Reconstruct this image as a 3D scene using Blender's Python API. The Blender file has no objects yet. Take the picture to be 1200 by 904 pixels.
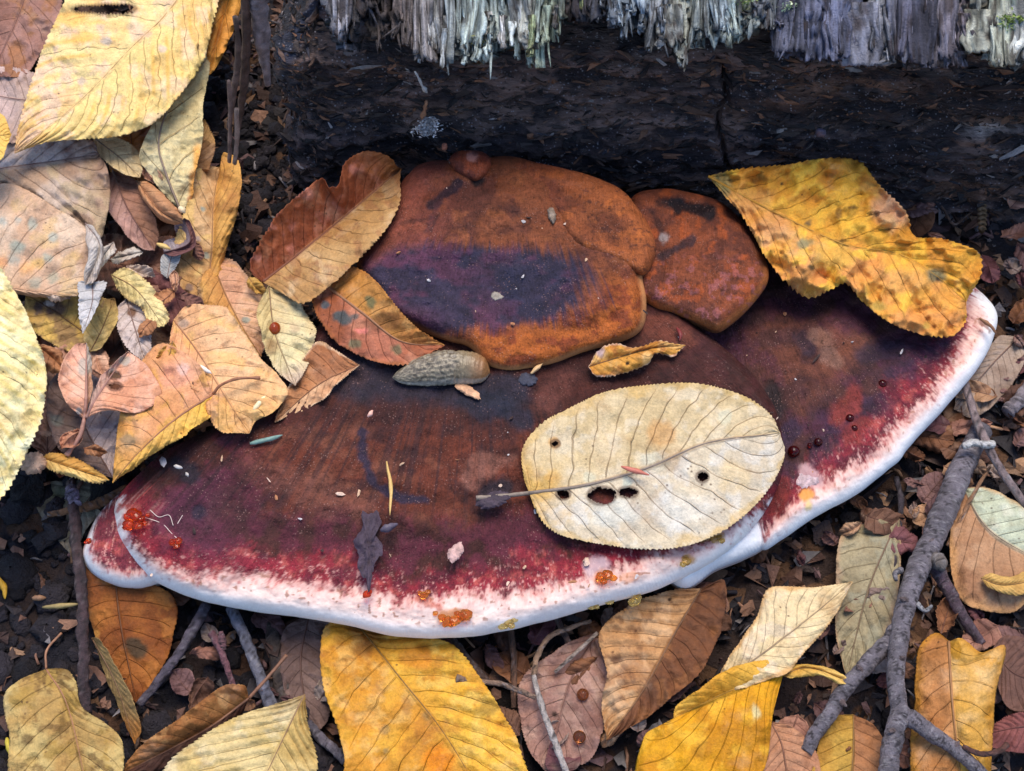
import bpy, math, random
import numpy as np
from mathutils import Vector, Matrix
rng = np.random.default_rng(7); random.seed(7)
SC = bpy.context.scene; COL = SC.collection

# ------------------------------------------------------------------ camera, sky, sun, exposure
PITCH = math.radians(55); DIST = 0.483; FPX = 1448.5          # photo is 1200 x 904
FW = np.array([0, math.cos(PITCH), -math.sin(PITCH)]); UP = np.array([0, math.sin(PITCH), math.cos(PITCH)])
EYE = np.array([0, 0, 0.030]) - FW * DIST
cam = bpy.data.objects.new('camera', bpy.data.cameras.new('camera')); COL.objects.link(cam)
cam.location = EYE; cam.rotation_euler = (math.pi / 2 - PITCH, 0, 0)
cam.data.sensor_width = 36; cam.data.lens = 36 * FPX / 1200; cam.data.clip_start = 0.01; cam.data.clip_end = 200
SC.camera = cam
SUN_EL, SUN_ROT = math.radians(73), math.radians(15)
world = bpy.data.worlds.new('World'); SC.world = world; world.use_nodes = True
wn = world.node_tree.nodes; wl = world.node_tree.links; wn.clear()
sky = wn.new('ShaderNodeTexSky'); sky.sky_type = 'NISHITA'; sky.sun_disc = False
sky.sun_elevation = SUN_EL; sky.sun_rotation = SUN_ROT; sky.dust_density = 1.0; sky.air_density = 1.0; sky.ozone_density = 2.5
bg = wn.new('ShaderNodeBackground'); bg.inputs['Strength'].default_value = 0.15
wo = wn.new('ShaderNodeOutputWorld'); wl.new(sky.outputs[0], bg.inputs[0]); wl.new(bg.outputs[0], wo.inputs[0])
sl = bpy.data.lights.new('sun', 'SUN'); sl.energy = 2.4; sl.angle = math.radians(38); sl.color = (1, .87, .70)
sun = bpy.data.objects.new('sun', sl); COL.objects.link(sun)
# direction towards the sun: Nishita rotation is measured from +Y towards +X
sd = np.array([math.sin(SUN_ROT) * math.cos(SUN_EL), math.cos(SUN_ROT) * math.cos(SUN_EL), math.sin(SUN_EL)])
sun.rotation_euler = Vector(sd).to_track_quat('Z', 'Y').to_euler(); sun.location = (0, 0, 3)
SC.view_settings.view_transform = 'Standard'; SC.view_settings.look = 'None'
SC.view_settings.gamma = 1; SC.view_settings.exposure = 0.64

# ------------------------------------------------------------------ helpers
def S(c):                                        # sRGB 0-255 -> linear
    c = np.asarray(c, float) / 255
    return np.where(c <= .04045, c / 12.92, ((c + .055) / 1.055) ** 2.4)
def ray(px, py):
    px = np.asarray(px, float)[..., None]; py = np.asarray(py, float)[..., None]
    return FW * FPX + np.array([1., 0, 0]) * (px - 600) - UP * (py - 452)
def W(px, py, h):                                # place where a view line meets height h (mm)
    d = ray(px, py); t = (np.asarray(h, float) / 1000 - EYE[2]) / d[..., 2]
    return EYE + d * t[..., None]
def WY(px, py, y):                               # ... meets an upright plane at depth y (m)
    d = ray(px, py); t = (np.asarray(y, float) - EYE[1]) / d[..., 1]
    return EYE + d * t[..., None]
def _h(ix, iy, iz, seed):
    h = (ix * 374761393 + iy * 668265263 + iz * 2147483647 + seed * 1274126177) & 0xffffffff
    h = ((h ^ (h >> 13)) * 1274126177) & 0xffffffff
    h = ((h ^ (h >> 16)) * 2246822519) & 0xffffffff
    return ((h ^ (h >> 15)) & 0xffffff) / 0xffffff
def vn(x, y, seed=0, z=None):
    x = np.asarray(x, float); y = np.asarray(y, float)
    x, y = np.broadcast_arrays(x, y)
    ix = np.floor(x).astype(np.int64); iy = np.floor(y).astype(np.int64)
    fx = x - ix; fy = y - iy; fx = fx * fx * (3 - 2 * fx); fy = fy * fy * (3 - 2 * fy)
    a = _h(ix, iy, 0, seed); b = _h(ix + 1, iy, 0, seed); c = _h(ix, iy + 1, 0, seed); d = _h(ix + 1, iy + 1, 0, seed)
    return (a + (b - a) * fx) * (1 - fy) + (c + (d - c) * fx) * fy
def fbm(x, y, o=4, seed=0, g=.5):
    s = 0; a = 1; n = 0
    for k in range(o):
        s = s + a * vn(np.asarray(x) * 2.03 ** k + 17.3 * k, np.asarray(y) * 2.03 ** k - 9.1 * k, seed + k); n += a; a *= g
    return s / n
def sm(a, b, x):
    t = np.clip((x - a) / (b - a), 0, 1); return t * t * (3 - 2 * t)
def mix(a, b, f):
    f = np.asarray(f)[..., None]; return a * (1 - f) + b * f
def spline(P, n, closed=False):
    P = np.asarray(P, float)
    if closed: Q = np.vstack([P[-1], P, P[0], P[1]])
    else: Q = np.vstack([2 * P[0] - P[1], P, 2 * P[-1] - P[-2]])
    out = []
    u = np.linspace(0, 1, 24, endpoint=False)[:, None]
    for i in range(1, len(Q) - 2):
        a, b, c, d = Q[i - 1], Q[i], Q[i + 1], Q[i + 2]
        out.append(.5 * (2 * b + (c - a) * u + (2 * a - 5 * b + 4 * c - d) * u ** 2 + (3 * b - a - 3 * c + d) * u ** 3))
    out.append(Q[-2][None]); out = np.vstack(out)
    L = np.r_[0, np.cumsum(np.linalg.norm(np.diff(out[:, :2], axis=0), axis=1))]
    t = np.linspace(0, L[-1], n + 1)[:-1] if closed else np.linspace(0, L[-1], n)
    return np.stack([np.interp(t, L, out[:, k]) for k in range(P.shape[1])], 1)

def mesh(name, V, Q, mat, parent=None, attrs=None, smooth=True, tris=None):
    """quads Q (M,4) and optional triangles as ONE mesh object"""
    V = np.asarray(V, np.float32).reshape(-1, 3); Q = np.asarray(Q, np.int32).reshape(-1, 4)
    T = np.asarray(tris if tris is not None else [], np.int32).reshape(-1, 3)
    me = bpy.data.meshes.new(name)
    me.vertices.add(len(V)); me.vertices.foreach_set('co', V.ravel())
    nl = Q.size + T.size; me.loops.add(nl); me.loops.foreach_set('vertex_index', np.r_[Q.ravel(), T.ravel()])
    me.polygons.add(len(Q) + len(T))
    st = np.r_[np.arange(len(Q)) * 4, Q.size + np.arange(len(T)) * 3].astype(np.int32)
    me.polygons.foreach_set('loop_start', st)
    try: me.polygons.foreach_set('loop_total', np.r_[np.full(len(Q), 4), np.full(len(T), 3)].astype(np.int32))
    except Exception: pass
    me.polygons.foreach_set('use_smooth', np.full(len(Q) + len(T), smooth))
    me.update(calc_edges=True); me.validate()
    for k, a in (attrs or {}).items():
        a = np.asarray(a, np.float32)
        if a.shape[-1] == 3 and k.startswith('col'): a = np.c_[a.reshape(-1, 3), np.ones(a.size // 3)]
        if a.ndim >= 2 and a.shape[-1] == 4:
            at = me.attributes.new(k, 'FLOAT_COLOR', 'POINT'); at.data.foreach_set('color', np.ascontiguousarray(a, np.float32).ravel())
        elif a.ndim >= 2 and a.shape[-1] == 3:
            at = me.attributes.new(k, 'FLOAT_VECTOR', 'POINT'); at.data.foreach_set('vector', np.ascontiguousarray(a, np.float32).ravel())
    if mat: me.materials.append(mat)
    o = bpy.data.objects.new(name, me); COL.objects.link(o)
    if parent: o.parent = parent; o.matrix_parent_inverse = Matrix.Translation(-parent.location)
    return o
def thing(name, label, cat, loc=(0, 0, 0), group=None):
    o = bpy.data.objects.new(name, None); COL.objects.link(o); o.location = loc; o.empty_display_size = .01
    o['label'] = label; o['category'] = cat
    if group: o['group'] = group
    return o
def tag(o, label, cat, group=None):
    o['label'] = label; o['category'] = cat
    if group: o['group'] = group
    return o
def grid_quads(n, m, wrap=False):
    i = np.arange(n - 1)[:, None]; j = np.arange(m if wrap else m - 1)[None]
    j2 = (j + 1) % m
    return np.stack(np.broadcast_arrays(i * m + j, i * m + j2, (i + 1) * m + j2, (i + 1) * m + j), -1).reshape(-1, 4)
def shell(P, th, keep=None):
    """a sheet P (n,m,3) given thickness th: vertices, quads; the underside copies attributes"""
    n, m, _ = P.shape
    du = np.gradient(P, axis=0); dv = np.gradient(P, axis=1)
    N = np.cross(du, dv); N /= np.linalg.norm(N, axis=-1, keepdims=True) + 1e-12
    s = np.sign(N[..., 2].mean()) or 1; N = N * s
    V = np.concatenate([P.reshape(-1, 3), (P - N * th).reshape(-1, 3)])
    Q = grid_quads(n, m)
    if keep is not None: Q = Q[keep.ravel()]
    if s < 0: Q = Q[:, ::-1]
    E = np.concatenate([Q[:, [a, (a + 1) % 4]] for a in range(4)])
    key = np.sort(E, 1); k = key[:, 0].astype(np.int64) * (n * m) + key[:, 1]
    u, idx, cnt = np.unique(k, return_index=True, return_counts=True)
    B = E[idx[cnt == 1]]; o = n * m
    side = np.stack([B[:, 1], B[:, 0], B[:, 0] + o, B[:, 1] + o], 1)
    return V, np.concatenate([Q, Q[:, ::-1] + o, side])
def tube(pts, rad, k=8, wob=0., seed=0, cap=True):
    """tapered tube through world points; returns V,Q,T and (ring,angle) info"""
    P = np.asarray(pts, float); n = len(P); rad = np.broadcast_to(np.asarray(rad, float), (n,))
    T = np.gradient(P, axis=0); T /= np.linalg.norm(T, axis=1, keepdims=True) + 1e-12
    ref = np.array([0, 0, 1.]) if abs(T[:, 2]).mean() < .8 else np.array([0, 1., 0])
    A = np.cross(T, ref); A /= np.linalg.norm(A, axis=1, keepdims=True) + 1e-12
    B = np.cross(A, T)
    a = np.linspace(0, 2 * np.pi, k, endpoint=False)
    r = rad[:, None] * (1 + wob * (vn(np.arange(n)[:, None] * .55, np.cos(a)[None] * 2 + np.sin(a)[None] * 3.1 + 9, seed) - .5) * 2)
    V = P[:, None] + r[..., None] * (np.cos(a)[None, :, None] * A[:, None] + np.sin(a)[None, :, None] * B[:, None])
    Q = grid_quads(n, k, True)[:, ::-1]
    V = np.vstack([V.reshape(-1, 3), P[:1], P[-1:]]); j = np.arange(k); j2 = (j + 1) % k
    Tt = np.vstack([np.stack([np.full(k, n * k), j, j2], 1), np.stack([np.full(k, n * k + 1), (n - 1) * k + j2, (n - 1) * k + j], 1)])
    return V, Q, Tt
def inpoly(x, y, poly):
    poly = np.asarray(poly, float); r = np.zeros(np.shape(x), bool); j = len(poly) - 1
    for i in range(len(poly)):
        xi, yi = poly[i]; xj, yj = poly[j]
        c = ((yi > y) != (yj > y)) & (x < (xj - xi) * (y - yi) / (yj - yi + 1e-9) + xi); r ^= c; j = i
    return r
def segdist(x, y, L):
    """distance of every (x,y) to a polyline"""
    L = np.asarray(L, float); best = np.full(np.shape(x), 1e9)
    for a, b in zip(L[:-1], L[1:]):
        d = b - a; t = np.clip(((x - a[0]) * d[0] + (y - a[1]) * d[1]) / (d @ d + 1e-9), 0, 1)
        best = np.minimum(best, np.hypot(x - a[0] - t * d[0], y - a[1] - t * d[1]))
    return best

# ------------------------------------------------------------------ materials
class NT:
    def __init__(s, name):
        s.m = bpy.data.materials.new(name); s.m.use_nodes = True; s.t = s.m.node_tree; s.t.nodes.clear()
        s.out = s.n('OutputMaterial'); s.b = s.n('BsdfPrincipled'); s.l(s.b.outputs[0], s.out.inputs['Surface'])
    def n(s, k, **kw):
        o = s.t.nodes.new('ShaderNode' + k)
        for a, v in kw.items(): setattr(o, a, v)
        return o
    def l(s, a, b): s.t.links.new(a, b)
    def set(s, inp, v):
        if isinstance(v, (tuple, list, np.ndarray)): inp.default_value = (*[float(q) for q in v][:3], 1)
        elif isinstance(v, bpy.types.NodeSocket): s.l(v, inp)
        else: inp.default_value = v
    def attr(s, name): return s.n('Attribute', attribute_name=name)
    def obj(s): return s.n('TexCoord').outputs['Object']
    def noise(s, vec, scale, detail=3, rough=.6, dist=0.):
        o = s.n('TexNoise'); s.l(vec, o.inputs['Vector']); o.inputs['Scale'].default_value = scale
        o.inputs['Detail'].default_value = detail; o.inputs['Roughness'].default_value = rough; o.inputs['Distortion'].default_value = dist
        return o.outputs['Fac']
    def vor(s, vec, scale, feature='F1', out='Distance'):
        o = s.n('TexVoronoi', feature=feature); s.l(vec, o.inputs['Vector']); o.inputs['Scale'].default_value = scale
        return o.outputs[out]
    def math(s, op, a, b=0., c=None, clamp=False):
        o = s.n('Math', operation=op, use_clamp=clamp); s.set(o.inputs[0], a); s.set(o.inputs[1], b)
        if c is not None: s.set(o.inputs[2], c)
        return o.outputs[0]
    def rng(s, v, a, b, c=0., d=1.):
        o = s.n('MapRange', interpolation_type='SMOOTHSTEP'); s.l(v, o.inputs[0])
        for i, q in zip((1, 2, 3, 4), (a, b, c, d)): s.set(o.inputs[i], q)
        return o.outputs[0]
    def mixc(s, f, a, b, mode='MIX'):
        o = s.n('Mix', data_type='RGBA', blend_type=mode); s.set(o.inputs[0], f)
        for i, v in ((6, a), (7, b)):
            if isinstance(v, (tuple, list, np.ndarray)): o.inputs[i].default_value = (*[float(q) for q in v][:3], 1)
            else: s.l(v, o.inputs[i])
        return o.outputs[2]
    def mul(s, col, f):                          # colour x scalar socket
        o = s.n('VectorMath', operation='SCALE'); s.l(col, o.inputs[0]); s.set(o.inputs['Scale'], f); return o.outputs[0]
    def bump(s, h, strength, dist):
        o = s.n('Bump'); s.l(h, o.inputs['Height']); o.inputs['Strength'].default_value = strength; o.inputs['Distance'].default_value = dist
        s.l(o.outputs[0], s.b.inputs['Normal']); return o
    def scale(s, vec, xyz):
        o = s.n('VectorMath', operation='MULTIPLY'); s.l(vec, o.inputs[0]); o.inputs[1].default_value = xyz; return o.outputs[0]
    def fin(s, col, rough=.6, spec=.4):
        s.set(s.b.inputs['Base Color'], col)
        s.set(s.b.inputs['Roughness'], rough); s.b.inputs['Specular IOR Level'].default_value = spec
        return s.m

def leaf_material():
    m = NT('leaf'); col = m.attr('col').outputs['Color']; luv = m.attr('luv').outputs['Vector']; lp = m.attr('lp')
    sep = m.n('SeparateXYZ'); m.l(luv, sep.inputs[0]); s_, t_ = sep.outputs[0], sep.outputs[1]
    sp = m.n('SeparateColor'); m.l(lp.outputs['Color'], sp.inputs[0]); nv, vs, gl = sp.outputs[0], sp.outputs[1], sp.outputs[2]
    ob = m.obj()
    at = m.math('ABSOLUTE', t_)
    wob = m.math('MULTIPLY', m.math('SUBTRACT', m.noise(ob, 60, 2), .5), .07)
    ph = m.math('MULTIPLY', m.math('ADD', m.math('SUBTRACT', s_, m.math('MULTIPLY', at, .2)), wob), nv)
    fr = m.math('ABSOLUTE', m.math('SUBTRACT', m.math('FRACT', ph), .5))       # .5 on a vein
    wid = m.math('SUBTRACT', .468, m.math('MULTIPLY', m.math('SUBTRACT', 1., at), .025))
    fade = m.rng(m.noise(ob, 85, 3, .6), .18, .46)
    side = m.math('MULTIPLY', m.math('MULTIPLY', m.rng(fr, wid, .497), m.rng(at, .97, .8)), fade)
    mid = m.rng(at, .05, .012)
    vein = m.math('MAXIMUM', side, mid)
    # cross veinlets between the side veins
    ph2 = m.math('ADD', m.math('MULTIPLY', at, m.math('MULTIPLY', nv, 2.6)), m.math('MULTIPLY', m.noise(ob, 420, 2), 2.2))
    cross = m.rng(m.math('ABSOLUTE', m.math('SUBTRACT', m.math('FRACT', ph2), .5)), .4, .5)
    fine = m.noise(ob, 1100, 5, .75); med = m.noise(ob, 230, 5, .7); big = m.noise(ob, 62, 5, .68)
    f = m.math('ADD', m.math('MULTIPLY', m.math('SUBTRACT', fine, .5), 1.05), m.math('MULTIPLY', m.math('SUBTRACT', med, .5), 1.0)); f = m.math('ADD', f, 1.02)
    c = m.mul(col, f)
    # lighter bleached areas, browner decayed areas, freckles
    c = m.mixc(m.math('MULTIPLY', m.rng(big, .52, .72), .42), c, m.mixc(1., c, (.52, .34, .22), 'MULTIPLY'))
    ble = m.rng(m.noise(ob, 48, 4, .6), .56, .74); lum = m.n('RGBToBW'); m.l(col, lum.inputs[0])
    c = m.mixc(m.math('MULTIPLY', ble, .3), c, m.mixc(.55, c, S((236, 214, 186))))
    fk = m.vor(ob, 330, 'F1'); fkm = m.math('MULTIPLY', m.rng(fk, .2, .07), m.rng(m.noise(ob, 52, 3), .52, .64))
    c = m.mixc(m.math('MULTIPLY', fkm, .75), c, S((74, 46, 30)))
    c = m.mixc(m.math('MULTIPLY', cross, .05), c, m.mixc(1., c, (.5, .36, .28), 'MULTIPLY'))
    vc = m.mixc(1., c, (.50, .36, .29), 'MULTIPLY')
    c = m.mixc(m.math('MULTIPLY', vein, m.math('MULTIPLY', vs, .7)), c, vc)
    h = m.math('ADD', m.math('MULTIPLY', fine, .45), m.math('ADD', m.math('MULTIPLY', med, 1.1), m.math('MULTIPLY', vein, -.7)))
    h = m.math('ADD', m.math('ADD', h, m.math('MULTIPLY', cross, -.04)), m.math('MULTIPLY', big, 1.2))
    m.bump(h, .85, .0011)
    return m.fin(c, m.math('ADD', m.math('SUBTRACT', .58, m.math('MULTIPLY', gl, .35)), m.math('MULTIPLY', med, .15)), .25)
def plain_attr(name, fine=900, amt=.8, bump=.5, bdist=.0006, rough=.6, spec=.35, stretch=None, med=160):
    m = NT(name); col = m.attr('col').outputs['Color']; v = m.obj()
    if stretch: v = m.scale(v, stretch)
    a = m.noise(v, fine, 4, .7); b = m.noise(v, med, 4, .65)
    f = m.math('ADD', m.math('MULTIPLY', m.math('ADD', a, b), amt), 1 - amt)
    m.bump(m.math('ADD', a, b), bump, bdist)
    return m.fin(m.mul(col, f), rough, spec)
def fungus_material():
    m = NT('fungus_cap'); col = m.attr('col').outputs['Color']; pol = m.attr('pol').outputs['Vector']; ob = m.obj()
    fib = m.noise(m.scale(pol, (1500, 130, 1)), 1., 4, .7)           # radial fibres
    fine = m.noise(ob, 1500, 3, .7); med = m.noise(ob, 260, 4, .7)
    f = m.math('ADD', m.math('ADD', m.math('MULTIPLY', fib, .7), m.math('MULTIPLY', fine, 1.1)), m.math('MULTIPLY', med, 1.1)); f = m.math('SUBTRACT', f, .45)
    lum = m.n('RGBToBW'); m.l(col, lum.inputs[0]); dark = m.rng(lum.outputs[0], .35, .12)
    f = m.math('ADD', m.math('MULTIPLY', m.math('SUBTRACT', f, 1.), m.math('ADD', m.math('MULTIPLY', dark, 1.15), .22)), 1.)
    c = m.mul(col, f)
    sp = m.vor(ob, 900, 'F1'); spk = m.math('MULTIPLY', m.rng(sp, .26, .1), m.rng(m.noise(ob, 110, 3), .45, .62))
    c = m.mixc(m.math('MULTIPLY', m.math('MULTIPLY', spk, dark), .4), c, S((190, 150, 140)))
    h = m.math('ADD', m.math('MULTIPLY', fib, .8), m.math('ADD', m.math('MULTIPLY', fine, .5), med))
    bn = m.n('Bump'); m.l(h, bn.inputs['Height']); bn.inputs['Distance'].default_value = .0009
    m.l(m.math('ADD', m.math('MULTIPLY', dark, .85), .12), bn.inputs['Strength']); m.l(bn.outputs[0], m.b.inputs['Normal'])
    wet = m.rng(m.noise(ob, 75, 4, .6), .5, .66)
    return m.fin(c, m.math('SUBTRACT', .66, m.math('MULTIPLY', m.math('MULTIPLY', wet, dark), .3)), .22)
M = {}
M['leaf'] = leaf_material()
M['fungus'] = fungus_material()
M['stalk'] = plain_attr('leaf_stalk', rough=.5, bump=.3)
M['twig'] = plain_attr('twig_bark', 1700, 1.1, 1., .0012, .6, .4, med=420)
def soil_material():
    m = NT('soil'); col = m.attr('col').outputs['Color']; ob = m.obj(); a = m.noise(ob, 700, 4, .7); c = m.noise(ob, 170, 4, .65)
    v = m.n('TexVoronoi'); m.l(ob, v.inputs['Vector']); v.inputs['Scale'].default_value = 95; hue = m.n('SeparateColor'); m.l(v.outputs['Color'], hue.inputs[0])
    lit = m.mixc(hue.outputs[1], S((84, 58, 46)), S((150, 112, 84)))            # flattened old leaves
    cc = m.mixc(m.math('MULTIPLY', m.rng(hue.outputs[0], .5, .62), m.rng(v.outputs['Distance'], .62, .5)), m.mul(col, m.math('ADD', m.math('MULTIPLY', m.math('ADD', a, c), .95), .05)), m.mul(lit, m.math('ADD', a, .15)))
    m.bump(m.math('ADD', m.math('ADD', a, c), m.math('MULTIPLY', v.outputs['Distance'], -.8)), 1., .003)
    return m.fin(cc, .6, .3)
M['soil'] = soil_material()
M['humus'] = plain_attr('humus', 700, .95, 1., .003, .6, .3, med=170)
M['crumb'] = plain_attr('litter', 900, .9, .7, .001, .6, .35, med=250)
M['wood'] = plain_attr('weathered_wood', 1., 1.05, 1., .0016, .7, .3, stretch=(1300, 1300, 170), med=.32)
M['slug'] = plain_attr('slug_skin', 1600, .9, .5, .0004, .25, .6, med=500)
def rotten_material():
    m = NT('rotten_wood'); ob = m.obj(); st = m.scale(ob, (.28, 1, 1)); col = m.attr('col').outputs['Color']
    a = m.noise(st, 480, 5, .75); b = m.noise(st, 95, 5, .7); fine = m.noise(ob, 2200, 2, .6)
    c = m.mul(col, m.math('ADD', m.math('MULTIPLY', m.math('MULTIPLY', a, b), 9.5), .0))
    rust = m.rng(m.noise(st, 140, 4, .7), .58, .72)
    c = m.mixc(m.math('MULTIPLY', rust, .45), c, S((92, 58, 44)))
    sp = m.vor(ob, 620, 'F1'); k = m.math('MULTIPLY', m.rng(sp, .3, .12), m.rng(m.noise(ob, 70, 4, .7), .45, .58))
    c = m.mixc(m.math('MULTIPLY', k, .7), c, S((186, 184, 196)))  # pale flecks: tiny grains plus wet glints put into the colour
    m.bump(m.math('ADD', m.math('MULTIPLY', a, 1.), m.math('ADD', b, m.math('MULTIPLY', fine, .3))), 1., .004)
    return m.fin(c, .55, .3)
M['rotten'] = rotten_material()
def drop_material(name, col, dens):
    m = NT(name); m.b.inputs['Transmission Weight'].default_value = .88; m.b.inputs['IOR'].default_value = 1.36
    return m.fin(S(col), .04, .6)
M['red_drop'] = drop_material('red_resin', (120, 22, 20), 1)
M['amber_drop'] = drop_material('amber_resin', (244, 158, 62), 1)
M['red_amber'] = drop_material('red_amber_resin', (232, 88, 30), 1)
M['water_drop'] = drop_material('amber_water', (170, 110, 70), 1)
M['rust_drop'] = drop_material('rust_gall', (150, 60, 20), 1); M['rust_drop'].node_tree.nodes['Principled BSDF'].inputs['Transmission Weight'].default_value = .2
M['yellow_drop'] = drop_material('yellow_resin', (244, 218, 140), 1)

# ------------------------------------------------------------------ ground
def ground_h(x, y):
    x = np.asarray(x, float); y = np.asarray(y, float)
    g = 22 * np.exp(-(((x + .19) / .075) ** 2 + ((y - .06) / .10) ** 2))
    g = g + 8 * sm(.06, .12, y) + 44 * np.exp(-(((x + .25) / .085) ** 2 + ((y - .22) / .085) ** 2))
    near = np.exp(-(np.hypot(x, y) / .5) ** 2)
    g = g + near * (7 * (fbm(x * 30, y * 30, 3, 3) - .5) + 6 * (fbm(x * 130, y * 130, 4, 5) - .5)) + (1 - near) * 30 * (fbm(x * 2, y * 2, 4, 8) - .5)
    return g
def axis(lo, hi, step, far):
    a = np.arange(lo, hi + step / 2, step); e = []; d = step
    while d < far: d *= 1.35; e.append(d)
    e = np.cumsum(e); return np.r_[(lo - e)[::-1], a, hi + e]
gx = axis(-.27, .26, .0013, 8); gy = axis(-.19, .24, .0013, 8)
X, Y = np.meshgrid(gx, gy, indexing='ij'); H = ground_h(X, Y)
n1 = fbm(X * 90, Y * 90, 4, 21); n2 = fbm(X * 25, Y * 25, 3, 22)
gc = mix(S((38, 36, 44)), S((66, 52, 48)), sm(.4, .65, n1)); gc = mix(gc, S((24, 22, 26)), sm(.5, .7, n2) * .7)
go = mesh('ground', np.stack([X, Y, H / 1000], -1), grid_quads(*X.shape), M['soil'], attrs={'col': gc.reshape(-1, 3)}); go['kind'] = 'structure'
# ------------------------------------------------------------------ the rotten log
log = thing('rotten_log', 'huge rotting log with black crumbling flank and grey splintered top, behind the brackets', 'log', (0, .2, 0))
lx = np.r_[np.linspace(-.45, -.19, 40)[:-1], axis(-.19, .30, .0009, 1.2)[axis(-.19, .30, .0009, 1.2) >= -.1901]]; lz = np.r_[np.linspace(-12, 104, 150), np.linspace(106, 190, 46)]
LX, LZ = np.meshgrid(lx, lz, indexing='ij')
LY = .104 + .00010 * LZ + 1.25e-3 * np.clip(LZ - 92, 0, None)
LY = LY + .006 * np.sin(np.clip(LZ, 0, 98) / 98 * np.pi)
LY = LY + .016 * np.exp(-(((LX + .050) / .022) ** 2 + ((LZ - 22) / 26) ** 2))
g1 = fbm(LX * 16, LZ / 14, 4, 31); g2 = fbm(LX * 75, LZ / 4.5, 4, 32, .6); g3 = fbm(LX * 220, LZ / 3., 3, 33)
LY = LY - .016 * (g1 - .5) - .009 * (g2 - .5) - .0035 * (g3 - .5)
layer = np.abs(((LZ + 9 * fbm(LX * 9, LZ * 0, 3, 36)) / 11) % 1 - .5)      # thin grain layers standing proud
LY = LY + .0022 * sm(.12, .0, layer)
crack = np.abs(WY(858, 130, .105)[0] + .006 * (vn(LZ / 8, LZ * 0, 35) - .5) + .010 * (LZ - 60) / 60 * -1 - LX)
LY = LY + .007 * sm(.0016, .0002, crack) * sm(20, 40, LZ) * sm(100, 80, LZ)
fc = mix(S((40, 36, 40)), S((92, 76, 72)), sm(.42, .66, g2)); fc = mix(fc, S((96, 70, 56)), sm(.58, .72, fbm(LX * 34, LZ / 5, 4, 37)) * sm(.02, .14, LX) * .7)
fc = mix(fc, S((24, 23, 28)), sm(.52, .7, g1) * .8)
fc = mix(fc, S((46, 52, 70)), sm(.5, .7, fbm(LX * 40, LZ / 30, 3, 38)) * sm(-.06, -.10, LX) * .8)
pale = np.exp(-(((LX - WY(1165, 172, .105)[0]) / .014) ** 2 + ((LZ - WY(1165, 172, .105)[2] * 1000) / 3.2) ** 2) * 1.2) * sm(.35, .6, g2)
fc = mix(fc, S((150, 140, 138)), pale)
# the flank turns the corner at the log's end and runs back there
ar_ = np.clip(-.078 - LX, 0, None); RC_ = .028; an_ = np.minimum(ar_ / RC_, np.pi / 2); off = LY - .104
FX = np.where(ar_ > 0, -.078 - (RC_ - off) * np.sin(an_), LX); FY = np.where(ar_ > 0, .104 + RC_ - (RC_ - off) * np.cos(an_) + np.clip(ar_ - RC_ * np.pi / 2, 0, None), LY)
mesh('rotten_flank', np.stack([FX, FY, LZ / 1000], -1), grid_quads(*LX.shape)[:, ::-1], M['rotten'], log, {'col': fc.reshape(-1, 3)})
# the rest of the trunk, going back and down behind
bx = np.r_[0, axis(.02, .3, .02, 1.2)[axis(.02, .3, .02, 1.2) > .01]]; ba = np.linspace(0, 1, 40); BX, BA = np.meshgrid(bx, ba, indexing='ij')
BY = .205 + .30 * BA; BZ = .186 + .05 * np.sin(BA * np.pi) - .21 * BA ** 3 + .012 * (fbm(BX * 20, BA * 14, 4, 41) - .5)
bc = mix(S((60, 55, 56)), S((120, 116, 112)), sm(.35, .65, fbm(BX * 12, BA * 30, 4, 42)))
mesh('trunk_back', np.stack([BX, BY, BZ], -1), grid_quads(*BX.shape)[:, ::-1], M['wood'], log, {'col': bc.reshape(-1, 3)})
# weathered grey shell along the top, torn into fibres at its lower edge
EDGE = np.array([(388, 30), (398, 62), (412, 58), (420, 30), (432, 18), (455, 22), (470, 50), (500, 60), (530, 68), (560, 74), (590, 62), (615, 52), (640, 46), (666, 26), (686, 14), (706, 12),
                 (735, 30), (760, 44), (790, 58), (815, 58), (835, 26), (850, 42), (876, 44), (896, 20), (908, 34), (930, 58), (960, 66), (1000, 68), (1040, 70), (1075, 70), (1088, 60), (1105, 74), (1124, 66), (1138, 36), (1150, 60),
                 (1165, 74), (1200, 74), (1300, 74), (4000, 74)], float)
WCOL = [(388, (150, 150, 160)), (415, (120, 120, 130)), (430, (52, 48, 54)), (470, (104, 94, 92)), (500, (150, 150, 155)), (540, (176, 190, 190)), (600, (190, 204, 200)), (645, (186, 200, 178)), (668, (105, 98, 100)),
        (700, (92, 96, 110)), (740, (150, 165, 178)), (770, (112, 118, 132)), (800, (166, 170, 160)), (835, (150, 165, 175)), (870, (172, 186, 178)), (905, (110, 112, 130)), (960, (96, 102, 128)), (1000, (120, 122, 142)),
        (1035, (168, 172, 182)), (1070, (96, 98, 120)), (1110, (140, 136, 150)), (1135, (84, 74, 76)), (1160, (186, 192, 178)), (1200, (126, 126, 136)), (4000, (120, 118, 122))]
wc_x = np.array([a for a, _ in WCOL]); wc_c = S([c for _, c in WCOL])
def wcol(px): return np.stack([np.interp(px, wc_x, wc_c[:, k]) for k in range(3)], -1)
def shell_y(py): return .0985 + (75 - np.asarray(py, float)) * .00030
sx = np.r_[np.arange(386, 1300, 1.3), 1300 * 1.02 ** np.arange(0, 56)]; sv = np.linspace(0, 1, 110) ** 1.5
SX, SV = np.meshgrid(sx, sv, indexing='ij')
torn = np.interp(sx, EDGE[:, 0], EDGE[:, 1]) - 26 * np.abs(fbm(sx / 9, sx * 0, 3, 51) - .5) * 2 + 10 * (vn(sx / 3, sx * 0, 52) - .5)
SP = torn[:, None] * (1 - SV) + (-230) * SV
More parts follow.
